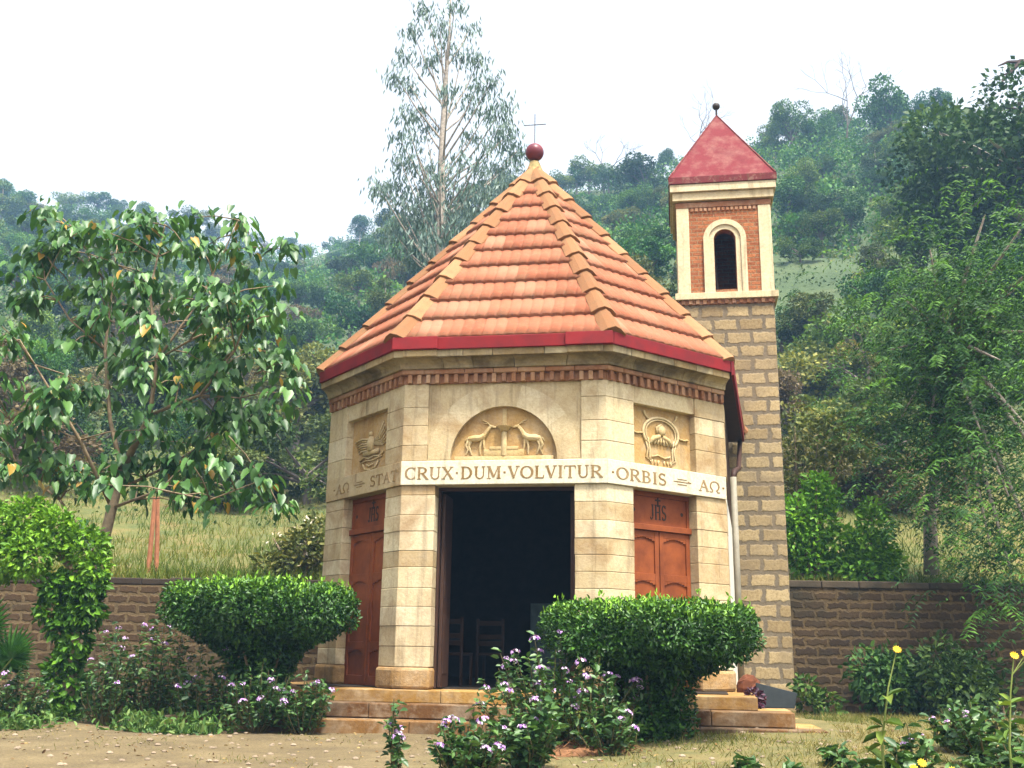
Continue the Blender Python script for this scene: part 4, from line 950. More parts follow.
fe = empty('fern', (.72, 10.9, .03), 0, label='yellow-green fern frond at the foot of the lilac shrub before the doorway', cat='fern')
Pf, Af = [], []
for k in range(5):
    a = k * 1.3; 
    for t in np.linspace(.12, 1, 16):
        q = (.16 * math.cos(a) * t, .12 * math.sin(a) * t, .52 * t - .12 * t * t)
        for sg in (-1, 1): Pf.append(q); Af.append((-math.sin(a) * sg + .2 * math.cos(a), math.cos(a) * sg * .7, .35))
n_ = len(Pf); L = np.tile(np.repeat(.035 + .1 * np.sin(np.linspace(.3, 3.0, 16)), 2), 5)
leaf_obj('fronds', [leaves(np.array(Pf), np.array(Af), np.tile([0, -.6, .8], (n_, 1)), L, L * .28, rng.uniform(.6, 1, n_), 'oval')], M['leaf_fern'], fe)
# climbing shrub, far left
cl = empty('climbing_shrub', (-6.0, 14.3, 0), 0, label='bright green climber with a bushy top on a dark leafy column at the far left', cat='shrub')
cc = [(-.35, 0, 2.55), (-.75, .1, 2.7), (-1.1, 0, 2.6), (.1, .1, 2.35), (-.55, -.2, 2.2), (-1.0, .1, 2.15), (-1.4, 0, 2.4), (.3, 0, 2.05)]; cr = [.33, .34, .34, .3, .32, .3, .32, .2]
col = [(.12 * math.sin(k * 2.1) + .05, .05, .25 + .2 * k) for k in range(9)]
cs_ = [(.25, 0, 1.8), (-.2, 0, 1.8), (.28, .0, 1.45), (-.25, .05, 1.5)]
leaf_obj('foliage', [blob_leaves(cc, cr, 5200, .085, 'fold', tint=.65), blob_leaves(col + cs_, [.19] * len(col) + [.2] * 4, 3000, .11, 'fold', tint=.2, droop=.6)], M['leaf_vine'], cl)
b = MB(); b.tube([(.1, .05, -.1), (.12, .05, 1.0), (.0, .05, 2.0), (-.4, .05, 2.4)], [.1, .08, .06, .03], 8); b.build('stem', M['bark'], cl)

# fan palm
fp = empty('fan_palm', (-6.75, 13.6, 0), 0, label='small fan palm with stiff pleated leaves at the left edge', cat='palm')
Pl, Al, Nl, Ll = [], [], [], []
b = MB()
for (dx, dy, hz_, sz, tilt) in ((.1, -.2, 1.15, .55, .15), (.45, -.1, .85, .45, .5), (-.3, .1, 1.25, .5, -.2), (.25, .3, .7, .4, .7), (-.1, -.4, .7, .42, .4)):
    top = Vector((dx, dy, hz_)); b.tube([(0, 0, 0), (dx * .4, dy * .4, hz_ * .6), top], [.02, .014, .01], 6)
    for k in range(26):
        a = R(-115 + 230 * k / 25); d = Vector((math.sin(a) + tilt * .4, -.35 + .1 * math.cos(a * 3), math.cos(a) * .9)).normalized()
        Pl.append(tuple(top)); Al.append(tuple(d)); Nl.append((0, -1, .3)); Ll.append(sz * (.75 + .25 * math.cos(a)))
n_ = len(Pl); leaf_obj('fan_leaves', [leaves(np.array(Pl), np.array(Al), np.array(Nl), np.array(Ll), np.array(Ll) * .10, rng.random(n_), 'fold')], M['leaf_palm'], fp)
b.build('leaf_stalks', M['stem_green'], fp)

# broad-leaved tree on the left
TB = Vector((-6.05, 15.6, 0))
bt = empty('broadleaf_tree', TB, 0, label='open-crowned broad-leaved tree with drooping glossy leaves in front of the left wall', cat='tree')
limbs = [([(84, 716), (88, 640), (99, 560), (112, 508), (122, 470)], [.15, .125, .105, .09, .08], [0, 0, 0, 0, 0]),
 ([(122, 470), (110, 420), (105, 350), (112, 290), (118, 240)], [.065, .05, .04, .028, .015], [0, .2, .5, .6, .8]),
 ([(122, 470), (150, 415), (157, 360), (150, 290), (165, 225)], [.075, .06, .045, .03, .015], [0, -.2, -.3, -.2, 0]),
 ([(150, 415), (200, 395), (235, 350), (255, 300)], [.045, .035, .025, .014], [-.2, -.5, -.7, -.9]),
 ([(157, 360), (200, 300), (225, 250), (238, 220)], [.04, .03, .02, .012], [-.3, .2, .5, .6]),
 ([(112, 508), (80, 440), (50, 390), (20, 340)], [.055, .04, .028, .014], [0, -.5, -.8, -1]),
 ([(99, 560), (60, 500), (20, 470), (-20, 455)], [.05, .035, .025, .014], [0, .4, .7, .8]),
 ([(112, 508), (160, 490), (210, 500), (262, 480)], [.045, .03, .02, .012], [0, -.6, -1, -1.1]),
 ([(118, 490), (170, 465), (225, 430), (270, 415)], [.045, .03, .02, .012], [0, .5, .8, .9]),
 ([(105, 350), (70, 320), (45, 280), (60, 250)], [.03, .024, .018, .01], [.5, .2, 0, 0]),
 ([(200, 395), (240, 398), (268, 352)], [.025, .018, .01], [-.5, -.2, .1]),
 ([(60, 500), (30, 440), (-10, 400)], [.03, .022, .012], [.4, .1, -.3]),
 ([(157, 360), (190, 340), (215, 300)], [.028, .02, .01], [-.3, -.8, -1.1]),
 ([(112, 290), (90, 260), (75, 230)], [.02, .015, .01], [.6, .3, .2])]
b = MB(); anchors = []
for pts, rad, dep in limbs:
    w3 = [at(x, y, 15.6 + d_) - TB for (x, y), d_ in zip(pts, dep)]; b.tube(w3, [r_ * (.9 if r_ > .07 else .62) for r_ in rad], 8)
    for i in range(1, len(w3)):
        if w3[i].z < 2.6: continue
        for t in (.5, 1.0):
            q = w3[i - 1].lerp(w3[i], t)
            if rad[i] < .05:
                for k in range(2):
                    tw = q + Vector((random.gauss(0, .42), random.gauss(0, .5), random.gauss(0, .26)))
                    if proj(*(tw + TB))[0] > 290: continue
                    b.tube([q, q.lerp(tw, .5) + Vector((0, 0, .05)), tw], [.014, .01, .006], 5); anchors.append(tw)
    anchors.append(w3[-1])
b.build('trunk', M['bark'], bt, smooth=True)
P, Aa, Nn = [], [], []
for q in anchors:
    for k in range(random.randint(20, 31)):
        d = Vector((random.gauss(0, 1), random.gauss(0, 1), random.gauss(.15, .6))).normalized() * random.uniform(.08, .36)
        P.append(tuple(q + d)); o2 = d.normalized(); Aa.append((o2.x * .7, o2.y * .7, -random.uniform(.4, 1.3))); Nn.append((o2.x + random.gauss(0, .4), o2.y - .2 + random.gauss(0, .4), .55 + random.gauss(0, .3)))
n_ = len(P); L = rng.uniform(.10, .245, n_)
leaf_obj('crown', [leaves(np.array(P), np.array(Aa), unit(np.array(Nn)), L, L * rng.uniform(.5, .74, n_), rng.random(n_) * np.where(rng.random(n_) < .35, 1.0, .9), 'heart')], M['leaf_broad'], bt)

# ---------------------------------------------------------------- shrubs above the wall, right tree
def shrub(name, loc, blobs, rads, n_, size, m_, lab, cat='shrub', group=None, shape='fold', **kw):
    e = empty(name, loc, 0, label=lab, cat=cat, group=group)
    b = MB(); 
    for c_ in blobs[:6]: b.tube([(0, 0, -.2), (c_[0] * .5, c_[1] * .5, c_[2] * .5), c_], [.04, .03, .012], 6)
    b.build('stem', M['bark'], e)
    leaf_obj('foliage', [blob_leaves(blobs, rads, n_, size, shape, **kw)], m_, e); return e
hz_at = lambda x, y: float(hill_z(x, y))
def hshrub(px, y, *a, **k): q = at(px, 580, y); return shrub(a[0], (q.x, y, hz_at(q.x, y) - .05), *a[1:], **k)
hshrub(815, 21.6, 'green_shrub', [(-.2, 0, .9), (.1, .1, 1.4), (.25, 0, 1.85), (-.35, 0, 1.5), (-.1, 0, .5), (.15, 0, 2.15), (-.55, .1, 1.1), (.6, .1, .9), (.7, 0, .4)], [.5, .5, .4, .4, .4, .28, .4, .4, .4], 3400, .13, M['leaf_bright'], 'taller bright green shrub on the wall top beside the bell tower', group='bright green shrubs above the right wall')
hshrub(872, 21.2, 'green_shrub', [(0, 0, .35), (.1, 0, .8), (-.15, 0, .9), (.12, 0, 1.3), (.1, 0, 1.6), (-.2, 0, .4), (.3, 0, .5)], [.5, .45, .4, .36, .26, .45, .4], 2600, .12, M['leaf_bright'], 'lower rounded bright green shrub on the wall top, right of the taller one', group='bright green shrubs above the right wall')
hshrub(800, 22.5, 'slender_tree', [(0, 0, 1.8), (.3, 0, 2.4), (.6, .1, 3.0), (.1, .1, 3.4), (.9, 0, 2.6), (1.3, 0, 3.2)], [.5, .5, .6, .6, .5, .6], 1300, .13, M['leaf_olive'], 'slender olive-leaved tree behind the bright shrubs beside the tower', cat='tree')
hshrub(288, 21.0, 'pale_flowered_shrub', [(0, 0, .4), (.35, 0, .7), (-.4, 0, .35), (.7, 0, .5), (.6, .2, 1.0), (.1, .2, .8)], [.4, .45, .35, .4, .4, .35], 1700, .13, M['leaf_olive'], 'yellow-green shrub behind the left clipped shrub, beside the chapel')
hshrub(300, 20.9, 'pale_flowered_shrub', [(0, 0, .5), (.25, 0, .6), (-.6, 0, .9), (.1, 0, 1.1)], [.35, .3, .25, .3], 70, .07, M['petal_white'], 'scatter of pale blossom sprays beside the left pillar of the chapel')
# weeds and bushes in front of the right wall
GW = 'dark bushes growing along the right wall'
for px, yy, hh, wd, lab in ((890, 18.9, .9, .8, 'dark bush against the right wall, nearest the bell tower'), (945, 18.4, 1.3, .9, 'tallest dark bush against the middle of the right wall'), (1000, 18.0, 1.2, 1.0, 'dark bush against the wall at the right edge')):
    q = at(px, 650, yy); bl = [(random.uniform(-wd, wd), random.uniform(-.3, .4), random.uniform(.15, hh)) for _ in range(9)]
    shrub('dark_bush', (q.x, yy, 0), bl, [random.uniform(.3, .5) for _ in bl], 1900, .12, M['leaf_dark'], lab, group=GW)
q = at(805, 700, 18.6); shrub('small_bush', (q.x, 18.3, 0), [(0, 0, .25), (.3, 0, .2), (-.1, -.1, .5)], [.25, .25, .2], 420, .11, M['leaf_mid'], 'small green bush at the corner of bell tower and right wall')

# weeping pepper tree on the right
pt = empty('pepper_tree', (9.45, 22.6, hz_at(9.45, 22.6)), 0, label='large weeping feathery-leaved tree overhanging the right wall', cat='tree')
PB = Vector(pt.location)
b = MB(); tr = [at(932, 575, 22.6) - PB, at(930, 520, 22.5) - PB, at(938, 460, 22.2) - PB, at(950, 380, 21.5) - PB]
b.tube(tr, [.17, .14, .12, .1], 9)
ends = []
for (px, py, yy) in [(905, 300, 20.5), (930, 250, 20), (985, 215, 19.5), (1020, 230, 18.8), (890, 350, 20.8), (1040, 330, 18), (1000, 360, 18), (950, 330, 19), (1060, 250, 18), (900, 420, 21), (980, 430, 18.5), (1030, 430, 17.8), (1060, 480, 17.4), (1010, 500, 18.2), (930, 420, 20), (965, 280, 19.4), (945, 470, 20), (968, 500, 19.3), (990, 545, 18.6), (1012, 575, 18.2), (1042, 560, 17.8), (925, 480, 21), (990, 300, 19.6), (1015, 290, 19)]:
    q = at(px, py, yy) - PB; mid = tr[3].lerp(q, .5) + Vector((0, 0, .5)); b.tube([tr[2].lerp(tr[3], random.random()), mid, q], [.09, .05, .015], 6); ends.append(q); ends.append(mid)
b.build('trunk', M['pale_bark'], pt, smooth=True)
P, Aa, Nn, Ll, Wl, Tn = [], [], [], [], [], []
for q in ends:
    for k in range(125 if q.x > .9 else 58):
        s0 = q + Vector((random.gauss(0, .66), random.gauss(0, .7), random.gauss(-.1, .6))); ln = random.uniform(.3, .85)
        outv = Vector((random.gauss(0, .8), random.gauss(0, .7), -.8)).normalized(); tn = random.random()
        first = Vector((outv.x * 2, outv.y * 2, .1))
        nseg = int(ln / .075)
        for i in range(nseg):
            t = i / nseg; p_ = s0 + first * (.25 * min(1, t * 3)) + outv * (ln * t)
            for sg in (-1, 1):
                sd = Vector((-outv.y * 3 + random.gauss(0, .6), outv.x * 3 + random.gauss(0, .6), -.5)).normalized() * sg
                P.append(tuple(p_)); Aa.append((sd.x, sd.y, -.55 + random.gauss(0, .15))); Nn.append((random.gauss(0, .4), -.6, .5)); Ll.append(random.uniform(.09, .165)); Tn.append(np.clip(tn * .8 + random.random() * .25, 0, 1))
L = np.array(Ll); leaf_obj('crown', [leaves(np.array(P), np.array(Aa), unit(np.array(Nn)), L, L * .26, np.array(Tn), 'oval')], M['leaf_pepper'], pt)

# wooden posts on the left slope
for i, (px, yy, dx, lab) in enumerate(((148, 22.2, -.02, 'left of the two reddish wooden posts on the grassy slope'), (157, 22.3, -.16, 'slanting right-hand reddish wooden post on the grassy slope'))):
    q = at(px, 575, yy); b = MB(); z = hz_at(q.x, yy); b.tube([(0, 0, -.3), (dx * .5, 0, .8), (dx, 0, 1.62)], [.055, .05, .045], 8); o = b.build('wooden_post', M['post']); o.location = (q.x, yy, z)
    tag(o, lab, 'post', 'reddish posts on the slope')

# litter heap at the foot of the doorway shrub
b = MB()
for i in range(150):
    a = random.uniform(0, 6.28); r_ = random.random() ** .5 * .5; x, y = r_ * math.cos(a) * 1.3, r_ * math.sin(a) * .7; z = .16 * (1 - r_ / .5) ; l = random.uniform(.1, .3); t = random.uniform(0, 6.28)
    b.tube([(x, y, z), (x + l * .5 * math.cos(t), y + l * .5 * math.sin(t), z + random.uniform(.0, .09)), (x + l * math.cos(t), y + l * math.sin(t), z + random.uniform(-.02, .05))], .004, 4)
b.sphere((0, 0, .0), (.55, .35, .12), 14, 8, .1)
o = b.build('twig_heap', M['soil_heap']); o.location = (.75, 10.75, .02); tag(o, 'heap of dry reddish twigs and litter under the lilac shrub before the doorway', 'twig heap')
b = MB(); b.sphere((0, 0, .03), (.16, .1, .06), 10, 6); o = b.build('flat_stone', M['red_rock']); o.location = (2.9, 10.4, .03); tag(o, 'flat reddish stone in the dry grass right of the clipped shrub', 'stone')

# ---------------------------------------------------------------- grass and ground cover
def blades(n_, fx, fz, hmin, hmax, wd, m_, name, tint=None, bend=.35):
    x, y = fx(n_); z = fz(x, y); P = np.stack([x, y, z - .01], -1); n2 = len(x)
    ax = unit(np.stack([rng.normal(size=n2) * bend, rng.normal(size=n2) * bend, np.ones(n2)], -1)); no = unit(np.stack([rng.normal(size=n2), rng.normal(size=n2), np.zeros(n2)], -1))
    L = rng.uniform(hmin, hmax, n2); t = rng.random(n2) if tint is None else np.clip(tint(x, y) + rng.normal(size=n2) * .22, 0, 1)
    o = leaf_obj(name, [leaves(P, ax, no, L, np.full(n2, wd) * rng.uniform(.7, 1.3, n2), t, 'blade')], m_); o['kind'] = 'stuff'; return o
def fx_slope(n_):
    y = 20.3 + 17 * rng.random(n_) ** 1.5; q = rng.uniform(-.62, .62, n_); x = q * y
    k = np.sin(x * 1.9 + 3) * np.sin(y * 1.3) + np.sin(x * .7) > -1.2; ok = k & ((x < -2.9) | (x > 4.9)); return x[ok], y[ok]
blades(42000, fx_slope, hill_z, .10, .38, .02, M['grass_tall'], 'slope_grass', lambda x, y: .45 + .3 * np.sin(x * .9 + y * .6) * np.sin(y * .8))
def fx_front(n_):
    x = rng.uniform(.4, 12, n_); y = rng.uniform(8.3, 19.5, n_); k = np.sin(x * 2.3) * np.sin(y * 1.9 + 1) + .6 * np.sin(x * 5.1 + y * 3.3) + rng.normal(size=n_) * .5
    c, s = math.cos(TH), math.sin(TH); u = (x - MX) * c + (y - MY) * s; v = -(x - MX) * s + (y - MY) * c
    ok = (k > -.5) & (y / np.maximum(x, .1) > 1.2) & ~((v > -.8) & (u < 4.15)) & (rng.random(n_) < np.clip((x - .3) / 2, 0, 1)); return x[ok], y[ok]
blades(60000, fx_front, ground_z, .03, .13, .009, M['grass_short'], 'short_grass', lambda x, y: .55 + .35 * np.sin(x * 1.1) * np.sin(y * .9 + .4), .7)
def fx_bed(n_):
    x = rng.uniform(-8.5, -3.2, n_); y = 12.9 + rng.random(n_) ** 1.7 * 4.5 + .25 * np.sin(x * 2.1); return x, y
x, y = fx_bed(9000); kk = (np.sin(x * 2.7) * np.sin(y * 1.9 + 1) + rng.normal(size=len(x)) * .4) > -.1; x, y = x[kk], y[kk]; P = np.stack([x, y, ground_z(x, y) + rng.random(len(x)) ** 2.5 * .2], -1); n2 = len(x); L = rng.uniform(.05, .14, n2)
o = leaf_obj('bed_ground_cover', [leaves(P, unit(sph(n2) + np.array([0, 0, .6])), unit(sph(n2) + np.array([0, -.3, 1])), L, L * .4, rng.random(n2), 'fold')], M['grass_green']); o['kind'] = 'stuff'
def fx_path(n_):
    x = rng.uniform(-6, 1.2, n_); y = rng.uniform(8.3, 13.2, n_); k = np.sin(x * 1.7 + 2) * np.sin(y * 2.4) + rng.normal(size=n_) * .35; ok = k > .75; return x[ok], y[ok]
blades(9000, fx_path, ground_z, .02, .07, .008, M['grass_short'], 'path_grass', None, .8)
n_ = 1000; x = rng.uniform(-7, 6, n_); y = rng.uniform(8.3, 14, n_); c, s_n = math.cos(TH), math.sin(TH)
u = (x - MX) * c + (y - MY) * s_n; v_ = -(x - MX) * s_n + (y - MY) * c; ok = ~((v_ > -.8) & (np.abs(u) < 4.2)); x, y = x[ok], y[ok]; n2 = len(x)
P = np.stack([x, y, ground_z(x, y) + .008], -1); L = rng.uniform(.015, .055, n2)
o = leaf_obj('fallen_leaf_litter', [leaves(P, unit(sph(n2) * np.array([1, 1, .25])), unit(np.array([0, 0, 1.]) + rng.normal(size=(n2, 3)) * .35), L, L * .6, rng.random(n2), 'fold')], M['litter']); o['kind'] = 'stuff'
b = MB()
for i in range(420):
    x_, y_ = random.uniform(-6.5, 6), random.uniform(8.4, 13); r_ = random.uniform(.008, .028)
    b.sphere((x_, y_, float(ground_z(np.array(x_), np.array(y_))) + r_ * .25), (r_ * 1.3, r_, r_ * .7), 6, 4)
o = b.build('path_pebbles', M['pebble']); o['kind'] = 'stuff'
# undergrowth on the hillside: one mass of leaf clumps
n_ = 95000; y = 30 + 130 * rng.random(n_) ** 1.5; q = rng.uniform(-.66, .66, n_); x = q * y
ok = (np.sin(x * .8) * np.sin(y * .7) + .5 * np.sin(x * 2.1 + y * 1.1) + rng.normal(size=n_) * .5 > -.25) & (rng.random(n_) < np.clip((y - 28) / 12, .1, 1)); x, y = x[ok], y[ok]; n2 = len(x)
P = np.stack([x, y, hill_z(x, y) + rng.random(n2) ** 2 * .9 * np.clip(y / 60, .4, 1.6)], -1); L = rng.uniform(.14, .32, n2) * np.clip(y / 60, .6, 2)
o = leaf_obj('hillside_undergrowth', [leaves(P, unit(sph(n2) + np.array([0, 0, .5])), unit(sph(n2) + np.array([0, -.5, .8])), L, L * .6, np.clip(.4 + .25 * np.sin(x * .3) + rng.normal(size=n2) * .25, 0, 1), 'oval')], M['leaf_under']); o['kind'] = 'stuff'

# ---------------------------------------------------------------- hillside trees
def branchy(b, p0, d, L, r, depth, out=None):
    p1 = p0 + d * L * .5 + Vector((random.gauss(0, .04), random.gauss(0, .04), 0)) * L; p2 = p0 + d * L
    b.tube([p0, p1, p2], [r, r * .8, r * .6], 5, caps=False)
    if depth == 0:
        if out is not None: out.append(p2)
        return
    for k in range(random.choice((2, 3))):
        nd = (d + Vector((random.gauss(0, .55), random.gauss(0, .55), random.gauss(.12, .3)))).normalized(); branchy(b, p2, nd, L * random.uniform(.6, .85), r * .58, depth - 1, out)
def proto_tree(kind):
    """unit tree, about 1 tall (crown radius about .45); crown of leaf clumps, tapered trunk with limbs"""
    e = empty('hillside_tree', (0, 0, -500)); blobs, rads = [], []
    if kind == 'round': k, zc_, hz_, rw, tall = 13, .60, .30, .36, .5
    elif kind == 'wide': k, zc_, hz_, rw, tall = 15, .66, .18, .46, .55
    elif kind == 'tall': k, zc_, hz_, rw, tall = 14, .58, .38, .25, .5
    elif kind == 'grand': k, zc_, hz_, rw, tall = 26, .56, .42, .30, .6
    else: k, zc_, hz_, rw, tall = 12, .38, .26, .44, .25
    for i in range(k):
        d = Vector((random.gauss(0, 1), random.gauss(0, 1), random.gauss(0, 1))).normalized() * random.random() ** .45
        blobs.append((d.x * rw, d.y * rw, zc_ + d.z * hz_)); rads.append(random.uniform(.10, .19))
    b = MB(); b.tube([(0, 0, -.08), (.01, .01, tall * .5), (.02, -.01, tall)], [.032, .024, .018], 7)
    for c_ in blobs: b.tube([(.015, 0, tall * random.uniform(.6, 1)), ((c_[0]) * .55, c_[1] * .55, (tall + c_[2]) / 2), c_], [.013, .009, .004], 4, caps=False)
    tk = b.build('trunk', M['pale_bark'] if kind in ('tall', 'grand') else M['grey_bark'], e)
    n_, lsz = (20000, .019) if kind == 'grand' else (4800, .034); ti = rng.random(k)
    parts = [blob_leaves([blobs[i]], [rads[i]], int(n_ / k), lsz, 'oval', tint=ti[i] * .7 + .15, shell=.5, squash=.75, wl=.7) for i in range(k)]
    return e, tk, leaf_obj('crown', parts, M['leaf_dark'], e)
KINDS = ['round', 'wide', 'tall', 'bush']; PROTO = {}
for kd in KINDS: PROTO[kd] = [proto_tree(kd) for _ in range(3)]
PROTO['grand'] = [proto_tree('grand')]
MATS = {'dark': M['leaf_dark'], 'mid': M['leaf_mid'], 'olive': M['leaf_olive'], 'dry': M['leaf_dry']}
CR = {}
def plant_tree(kd, cm, x, y, size, lab, group, wide=1.0, z=None):
    e0, t0, c0 = random.choice(PROTO[kd]); key = (c0.data.name, cm)
    if key not in CR:
        me = c0.data.copy(); me.materials.clear(); me.materials.append(MATS[cm]); CR[key] = me
    e = e0.copy(); e.name = 'hillside_tree' if kd != 'bush' else 'hillside_bush'; COL.objects.link(e)
    e.location = (x, y, (hz_at(x, y) if z is None else z) - .04 * size); e.rotation_euler.z = random.uniform(0, 6.28); e.scale = (size * wide, size * wide, size)
    for o_, dat in ((t0, t0.data), (c0, CR[key])):
        c = o_.copy(); c.data = dat; c.parent = e; COL.objects.link(c)
    tag(e, lab, 'bush' if kd == 'bush' else 'tree', group); return e
WORD = {'dark': 'dark green', 'mid': 'mid-green', 'olive': 'olive-green', 'dry': 'dry brownish'}
SHP = {'round': 'round-crowned tree', 'wide': 'spreading tree', 'tall': 'tall slim tree', 'bush': 'low bush'}
# skyline and other trees that stand out
solo = [('wide', 'dark', 792, 168, 115, 9.0, .72, 'umbrella-crowned dark tree on the skyline just right of the tower roof'),
 ('round', 'dark', 893, 178, 108, 11.5, .8, 'tall dark tree rising above the skyline between the tower and the right edge'),
 ('wide', 'dark', 940, 150, 112, 7.5, .9, 'small-headed tree on the skyline left of the large right-hand tree'),
 ('round', 'dark', 648, 206, 120, 8.8, 1.15, 'large round dark tree on the skyline left of the bell tower'),
 ('grand', 'dark', 1000, 330, 52, 11.5, .95, 'large dark tree reaching the skyline at the right edge of the hillside'),
 ('grand', 'dark', 1044, 345, 47, 15.6, 1.0, 'tallest dark tree cut by the right edge, with bare outstretched branches'),
 ('round', 'mid', 590, 190, 140, 6.5, 1.2, 'hazy round tree on the skyline beside the chapel finial'),
 ('tall', 'mid', 2, 215, 150, 9.0, 1.1, 'hazy tall tree on the skyline at the left edge'),
 ('bush', 'olive', 345, 400, 38, 4.2, 1.3, 'greyish bush just left of the chapel roof eave'),
 ('bush', 'mid', 310, 430, 34, 4.6, 1.2, 'bright green bush left of the chapel cornice'),
 ('round', 'olive', 300, 365, 42, 5.2, 1.1, 'yellowish olive tree between the broadleaf tree and the chapel roof'),
 ('bush', 'olive', 825, 400, 36, 4.6, 1.3, 'greyish olive bush on the slope right of the bell tower'),
 ('bush', 'olive', 880, 420, 34, 3.8, 1.3, 'dry olive bush on the slope behind the bright shrubs'),
 ('bush', 'dry', 800, 450, 30, 3.0, 1.3, 'brownish bush beside the tower above the bright green shrubs'),
 ('bush', 'olive', 920, 330, 44, 5.2, 1.4, 'wide yellowish bush on the slope behind the feathery tree'),
 ('bush', 'olive', 798, 395, 42, 4.4, 1.3, 'dull olive bush touching the right edge of the bell tower shaft'),
 ('bush', 'mid', 855, 385, 44, 4.8, 1.3, 'mid-green bush on the slope left of the feathery tree'),
 ('bush', 'olive', 850, 455, 30, 2.8, 1.4, 'low olive scrub just above the bright green shrubs'),
 ('bush', 'dry', 905, 470, 29, 2.6, 1.4, 'brownish scrub on the grass slope by the feathery tree trunk'),
 ('bush', 'dry', 30, 470, 33, 3.6, 1.5, 'brown dry thicket on the slope behind the broadleaf tree'),
 ('bush', 'olive', 210, 470, 33, 3.2, 1.5, 'olive thicket on the slope behind the middle of the broadleaf tree')]
placed = []
for kd, cm, px, py, yy, sz, wd, lab in solo:
    q = at(px, py, yy); plant_tree(kd, cm, q.x, yy, sz, lab, None, wd, z=hz_at(q.x, yy)); 
    top = proj(q.x, yy, hz_at(q.x, yy) + sz * .6); placed.append((top[0], top[1], 28))
def hidden(px, py):
    if 352 < px < 728 and py > 170 + abs(px - 533) * .92 + 30: return True
    return 690 < px < 768 and py > 190
cnt = 0
for tries in range(9000):
    if cnt >= 272: break
    q = random.uniform(-.62, .62); yr = float(np.interp(q, RID[:, 0], RID[:, 1])); y = 36 + (yr - 34) * random.random() ** 1.25
    x = q * y; z = hz_at(x, y)
    size = random.uniform(3.4, 5.4) + max(0, y - 40) * .014; kd = random.choices(KINDS, (5, 3, 2.2, 3.2 if y > 55 else 9))[0]
    if kd == 'bush': size *= .72
    cx_, cy_ = proj(x, y, z + size * .55); rp = size * 1024 / y * .30
    if hidden(cx_, cy_) or not (-40 < cx_ < 1064) or cy_ > 470: continue
    if kd != 'bush' and 255 < cy_ and cx_ > 785 and y < 45: continue
    if any((cx_ - a) ** 2 + ((cy_ - b_) * 1.25) ** 2 < (max(rp, 11)) ** 2 for a, b_, r_ in placed): continue
    placed.append((cx_, cy_, rp)); cnt += 1
    cm = random.choices(['dark', 'mid', 'olive', 'dry'], (5, 5, 1.6, .6) if y > 60 else (3, 4, 4, 1.5))[0]
    reg = 'on the hazy hill left of the chapel' if cx_ < 345 else ('on the hill behind the chapel roof' if cx_ < 690 else 'on the wooded hill right of the tower')
    far = 'high up' if y > 95 else ('halfway up' if y > 60 else 'low down')
    plant_tree(kd, cm, x, y, size, f'{WORD[cm]} {SHP[kd]} {far} {reg}', f'{WORD[cm]} {SHP[kd]}s {far} {reg}', random.uniform(.85, 1.3))
for kd in PROTO:
    for e, t_, c in PROTO[kd]:
        for o_ in (c, t_, e): bpy.data.objects.remove(o_)

# wood on the upper slopes that reads as one mass between the single trees
Pc, Rc, Tc = [], [], []
for k in range(900):
    q = random.uniform(-.66, .66); yr = float(np.interp(q, RID[:, 0], RID[:, 1])); y = 70 + (yr - 70) * random.random() ** .8; x = q * y; r_ = random.uniform(1.0, 2.2)
    Pc.append((x, y, hz_at(x, y) + r_ * .6)); Rc.append(r_); Tc.append(random.random())
n_ = 150; parts = [blob_leaves([c_], [r_], n_, .34, 'oval', tint=t_ * .8 + .1, shell=.6, wl=.75) for c_, r_, t_ in zip(Pc, Rc, Tc)]
o = leaf_obj('distant_wood', parts, M['leaf_mid']); o['kind'] = 'stuff'

# bare trees on the skyline
def bare_tree(px, py, yy, h, lab):
    q = at(px, py, yy); e = empty('bare_tree', (q.x, yy, hz_at(q.x, yy)), 0, label=lab, cat='tree'); b = MB(); branchy(b, Vector((0, 0, -.3)), Vector((.02, 0, 1)), h * .34, .16, 5); b.build('trunk', M['grey_bark'], e)
bare_tree(850, 170, 112, 13.5, 'leafless grey tree on the skyline between two dark trees right of the tower')
bare_tree(605, 190, 135, 10, 'leafless tree on the skyline between the chapel finial and the tower')
bare_tree(700, 190, 125, 12, 'leafless tree whose twigs show beside the tower roof')
bare_tree(870, 420, 40, 3.6, 'leafless reddish-grey shrub tree on the slope before the hillside wood')

# dead branches of the right-edge tree
b = MB(); q0 = at(1075, 60, 46); q1 = at(1020, 62, 45); q2 = at(1000, 84, 45)
b.tube([q0, q1, q1.lerp(q2, .5) + Vector((.1, 0, .12)), q2], [.24, .15, .1, .04], 7); b.tube([at(1075, 130, 46), at(1030, 113, 45), at(1000, 106, 45)], [.24, .15, .05], 7); b.tube([q1.lerp(q2, .5), at(998, 76, 45), at(990, 80, 45)], [.06, .03, .012], 5); b.tube([q1, at(1008, 62, 45), at(998, 66, 45)], [.12, .08, .03], 6)
o = b.build('dead_branch', M['dark_wood']); tag(o, 'bare dark branches jutting in from the right edge against the sky', 'branch')

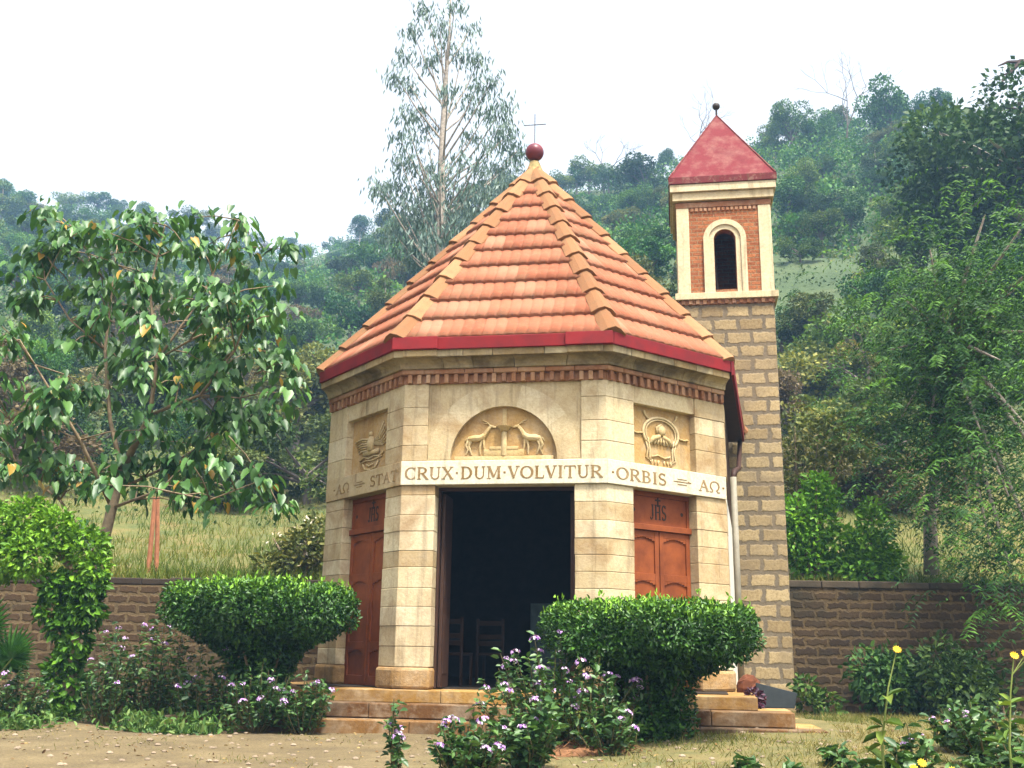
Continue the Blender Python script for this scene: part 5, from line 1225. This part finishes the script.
# tall eucalyptus behind the chapel
yy = 46.0; q = at(440, 262, yy); EB = Vector((q.x, yy, hz_at(q.x, yy) - .2))
eu = empty('eucalyptus_tree', EB, 0, label='very tall thin-crowned eucalyptus rising into the white sky behind the chapel', cat='tree')
b = MB(); H = at(440, -15, yy).z - EB.z
tp = [Vector((.0 + .1 * math.sin(k * .9), 0, H * k / 9)) for k in range(10)]; b.tube(tp, [.34, .32, .29, .26, .22, .18, .14, .1, .06, .03], 8)
P, Aa = [], []; rngl = random.Random(11)
cl_px = [(412, 30), (425, 8), (455, 5), (470, 28), (440, 25), (405, 55), (430, 60), (462, 55), (480, 60), (410, 85), (395, 75) , (478, 85), (492, 80), (470, 105), (488, 110), (505, 105), (418, 110), (405, 115), (412, 140), (398, 135), (425, 165), (408, 165), (400, 160), (470, 135), (485, 145), (502, 140), (512, 130), (460, 160), (480, 168), (500, 165), (515, 160), (518, 150), (440, 175), (425, 185), (398, 185), (385, 190), (378, 186), (400, 205), (420, 205), (450, 195), (470, 190), (440, 215), (415, 225), (395, 235), (460, 215), (480, 205), (430, 240), (455, 240), (405, 250), (440, 255), (425, 128), (448, 92), (445, 45), (500, 125), (508, 185), (490, 190)]
for (px, py) in cl_px:
    dy = rngl.uniform(-2.2, 2.2); c_ = at(px, py, yy + dy) - EB
    zt = max(c_.z - rngl.uniform(1.5, 4.2) - abs(c_.x - 0) * .5, H * .30); tq = Vector((0, 0, zt)); mid = tq.lerp(c_, .55) + Vector((0, 0, -.2))
    b.tube([tq, mid, c_], [.06, .04, .015], 5, caps=False)
    for k in range(rngl.randint(75, 118) if py < 195 else 230):
        rad = .5 if py < 195 else .95
        d = Vector((rngl.gauss(0, rad * .62), rngl.gauss(0, rad * .62), rngl.gauss(0, rad * .6))); P.append(tuple(c_ + d)); Aa.append((rngl.gauss(0, .35), rngl.gauss(0, .35), -1))
b.build('trunk', M['pale_bark'], eu, smooth=True)
n_ = len(P); L = rng.uniform(.22, .48, n_)
leaf_obj('crown', [leaves(np.array(P), np.array(Aa), sph(n_), L, L * .24, rng.random(n_), 'oval')], M['leaf_blue'], eu)
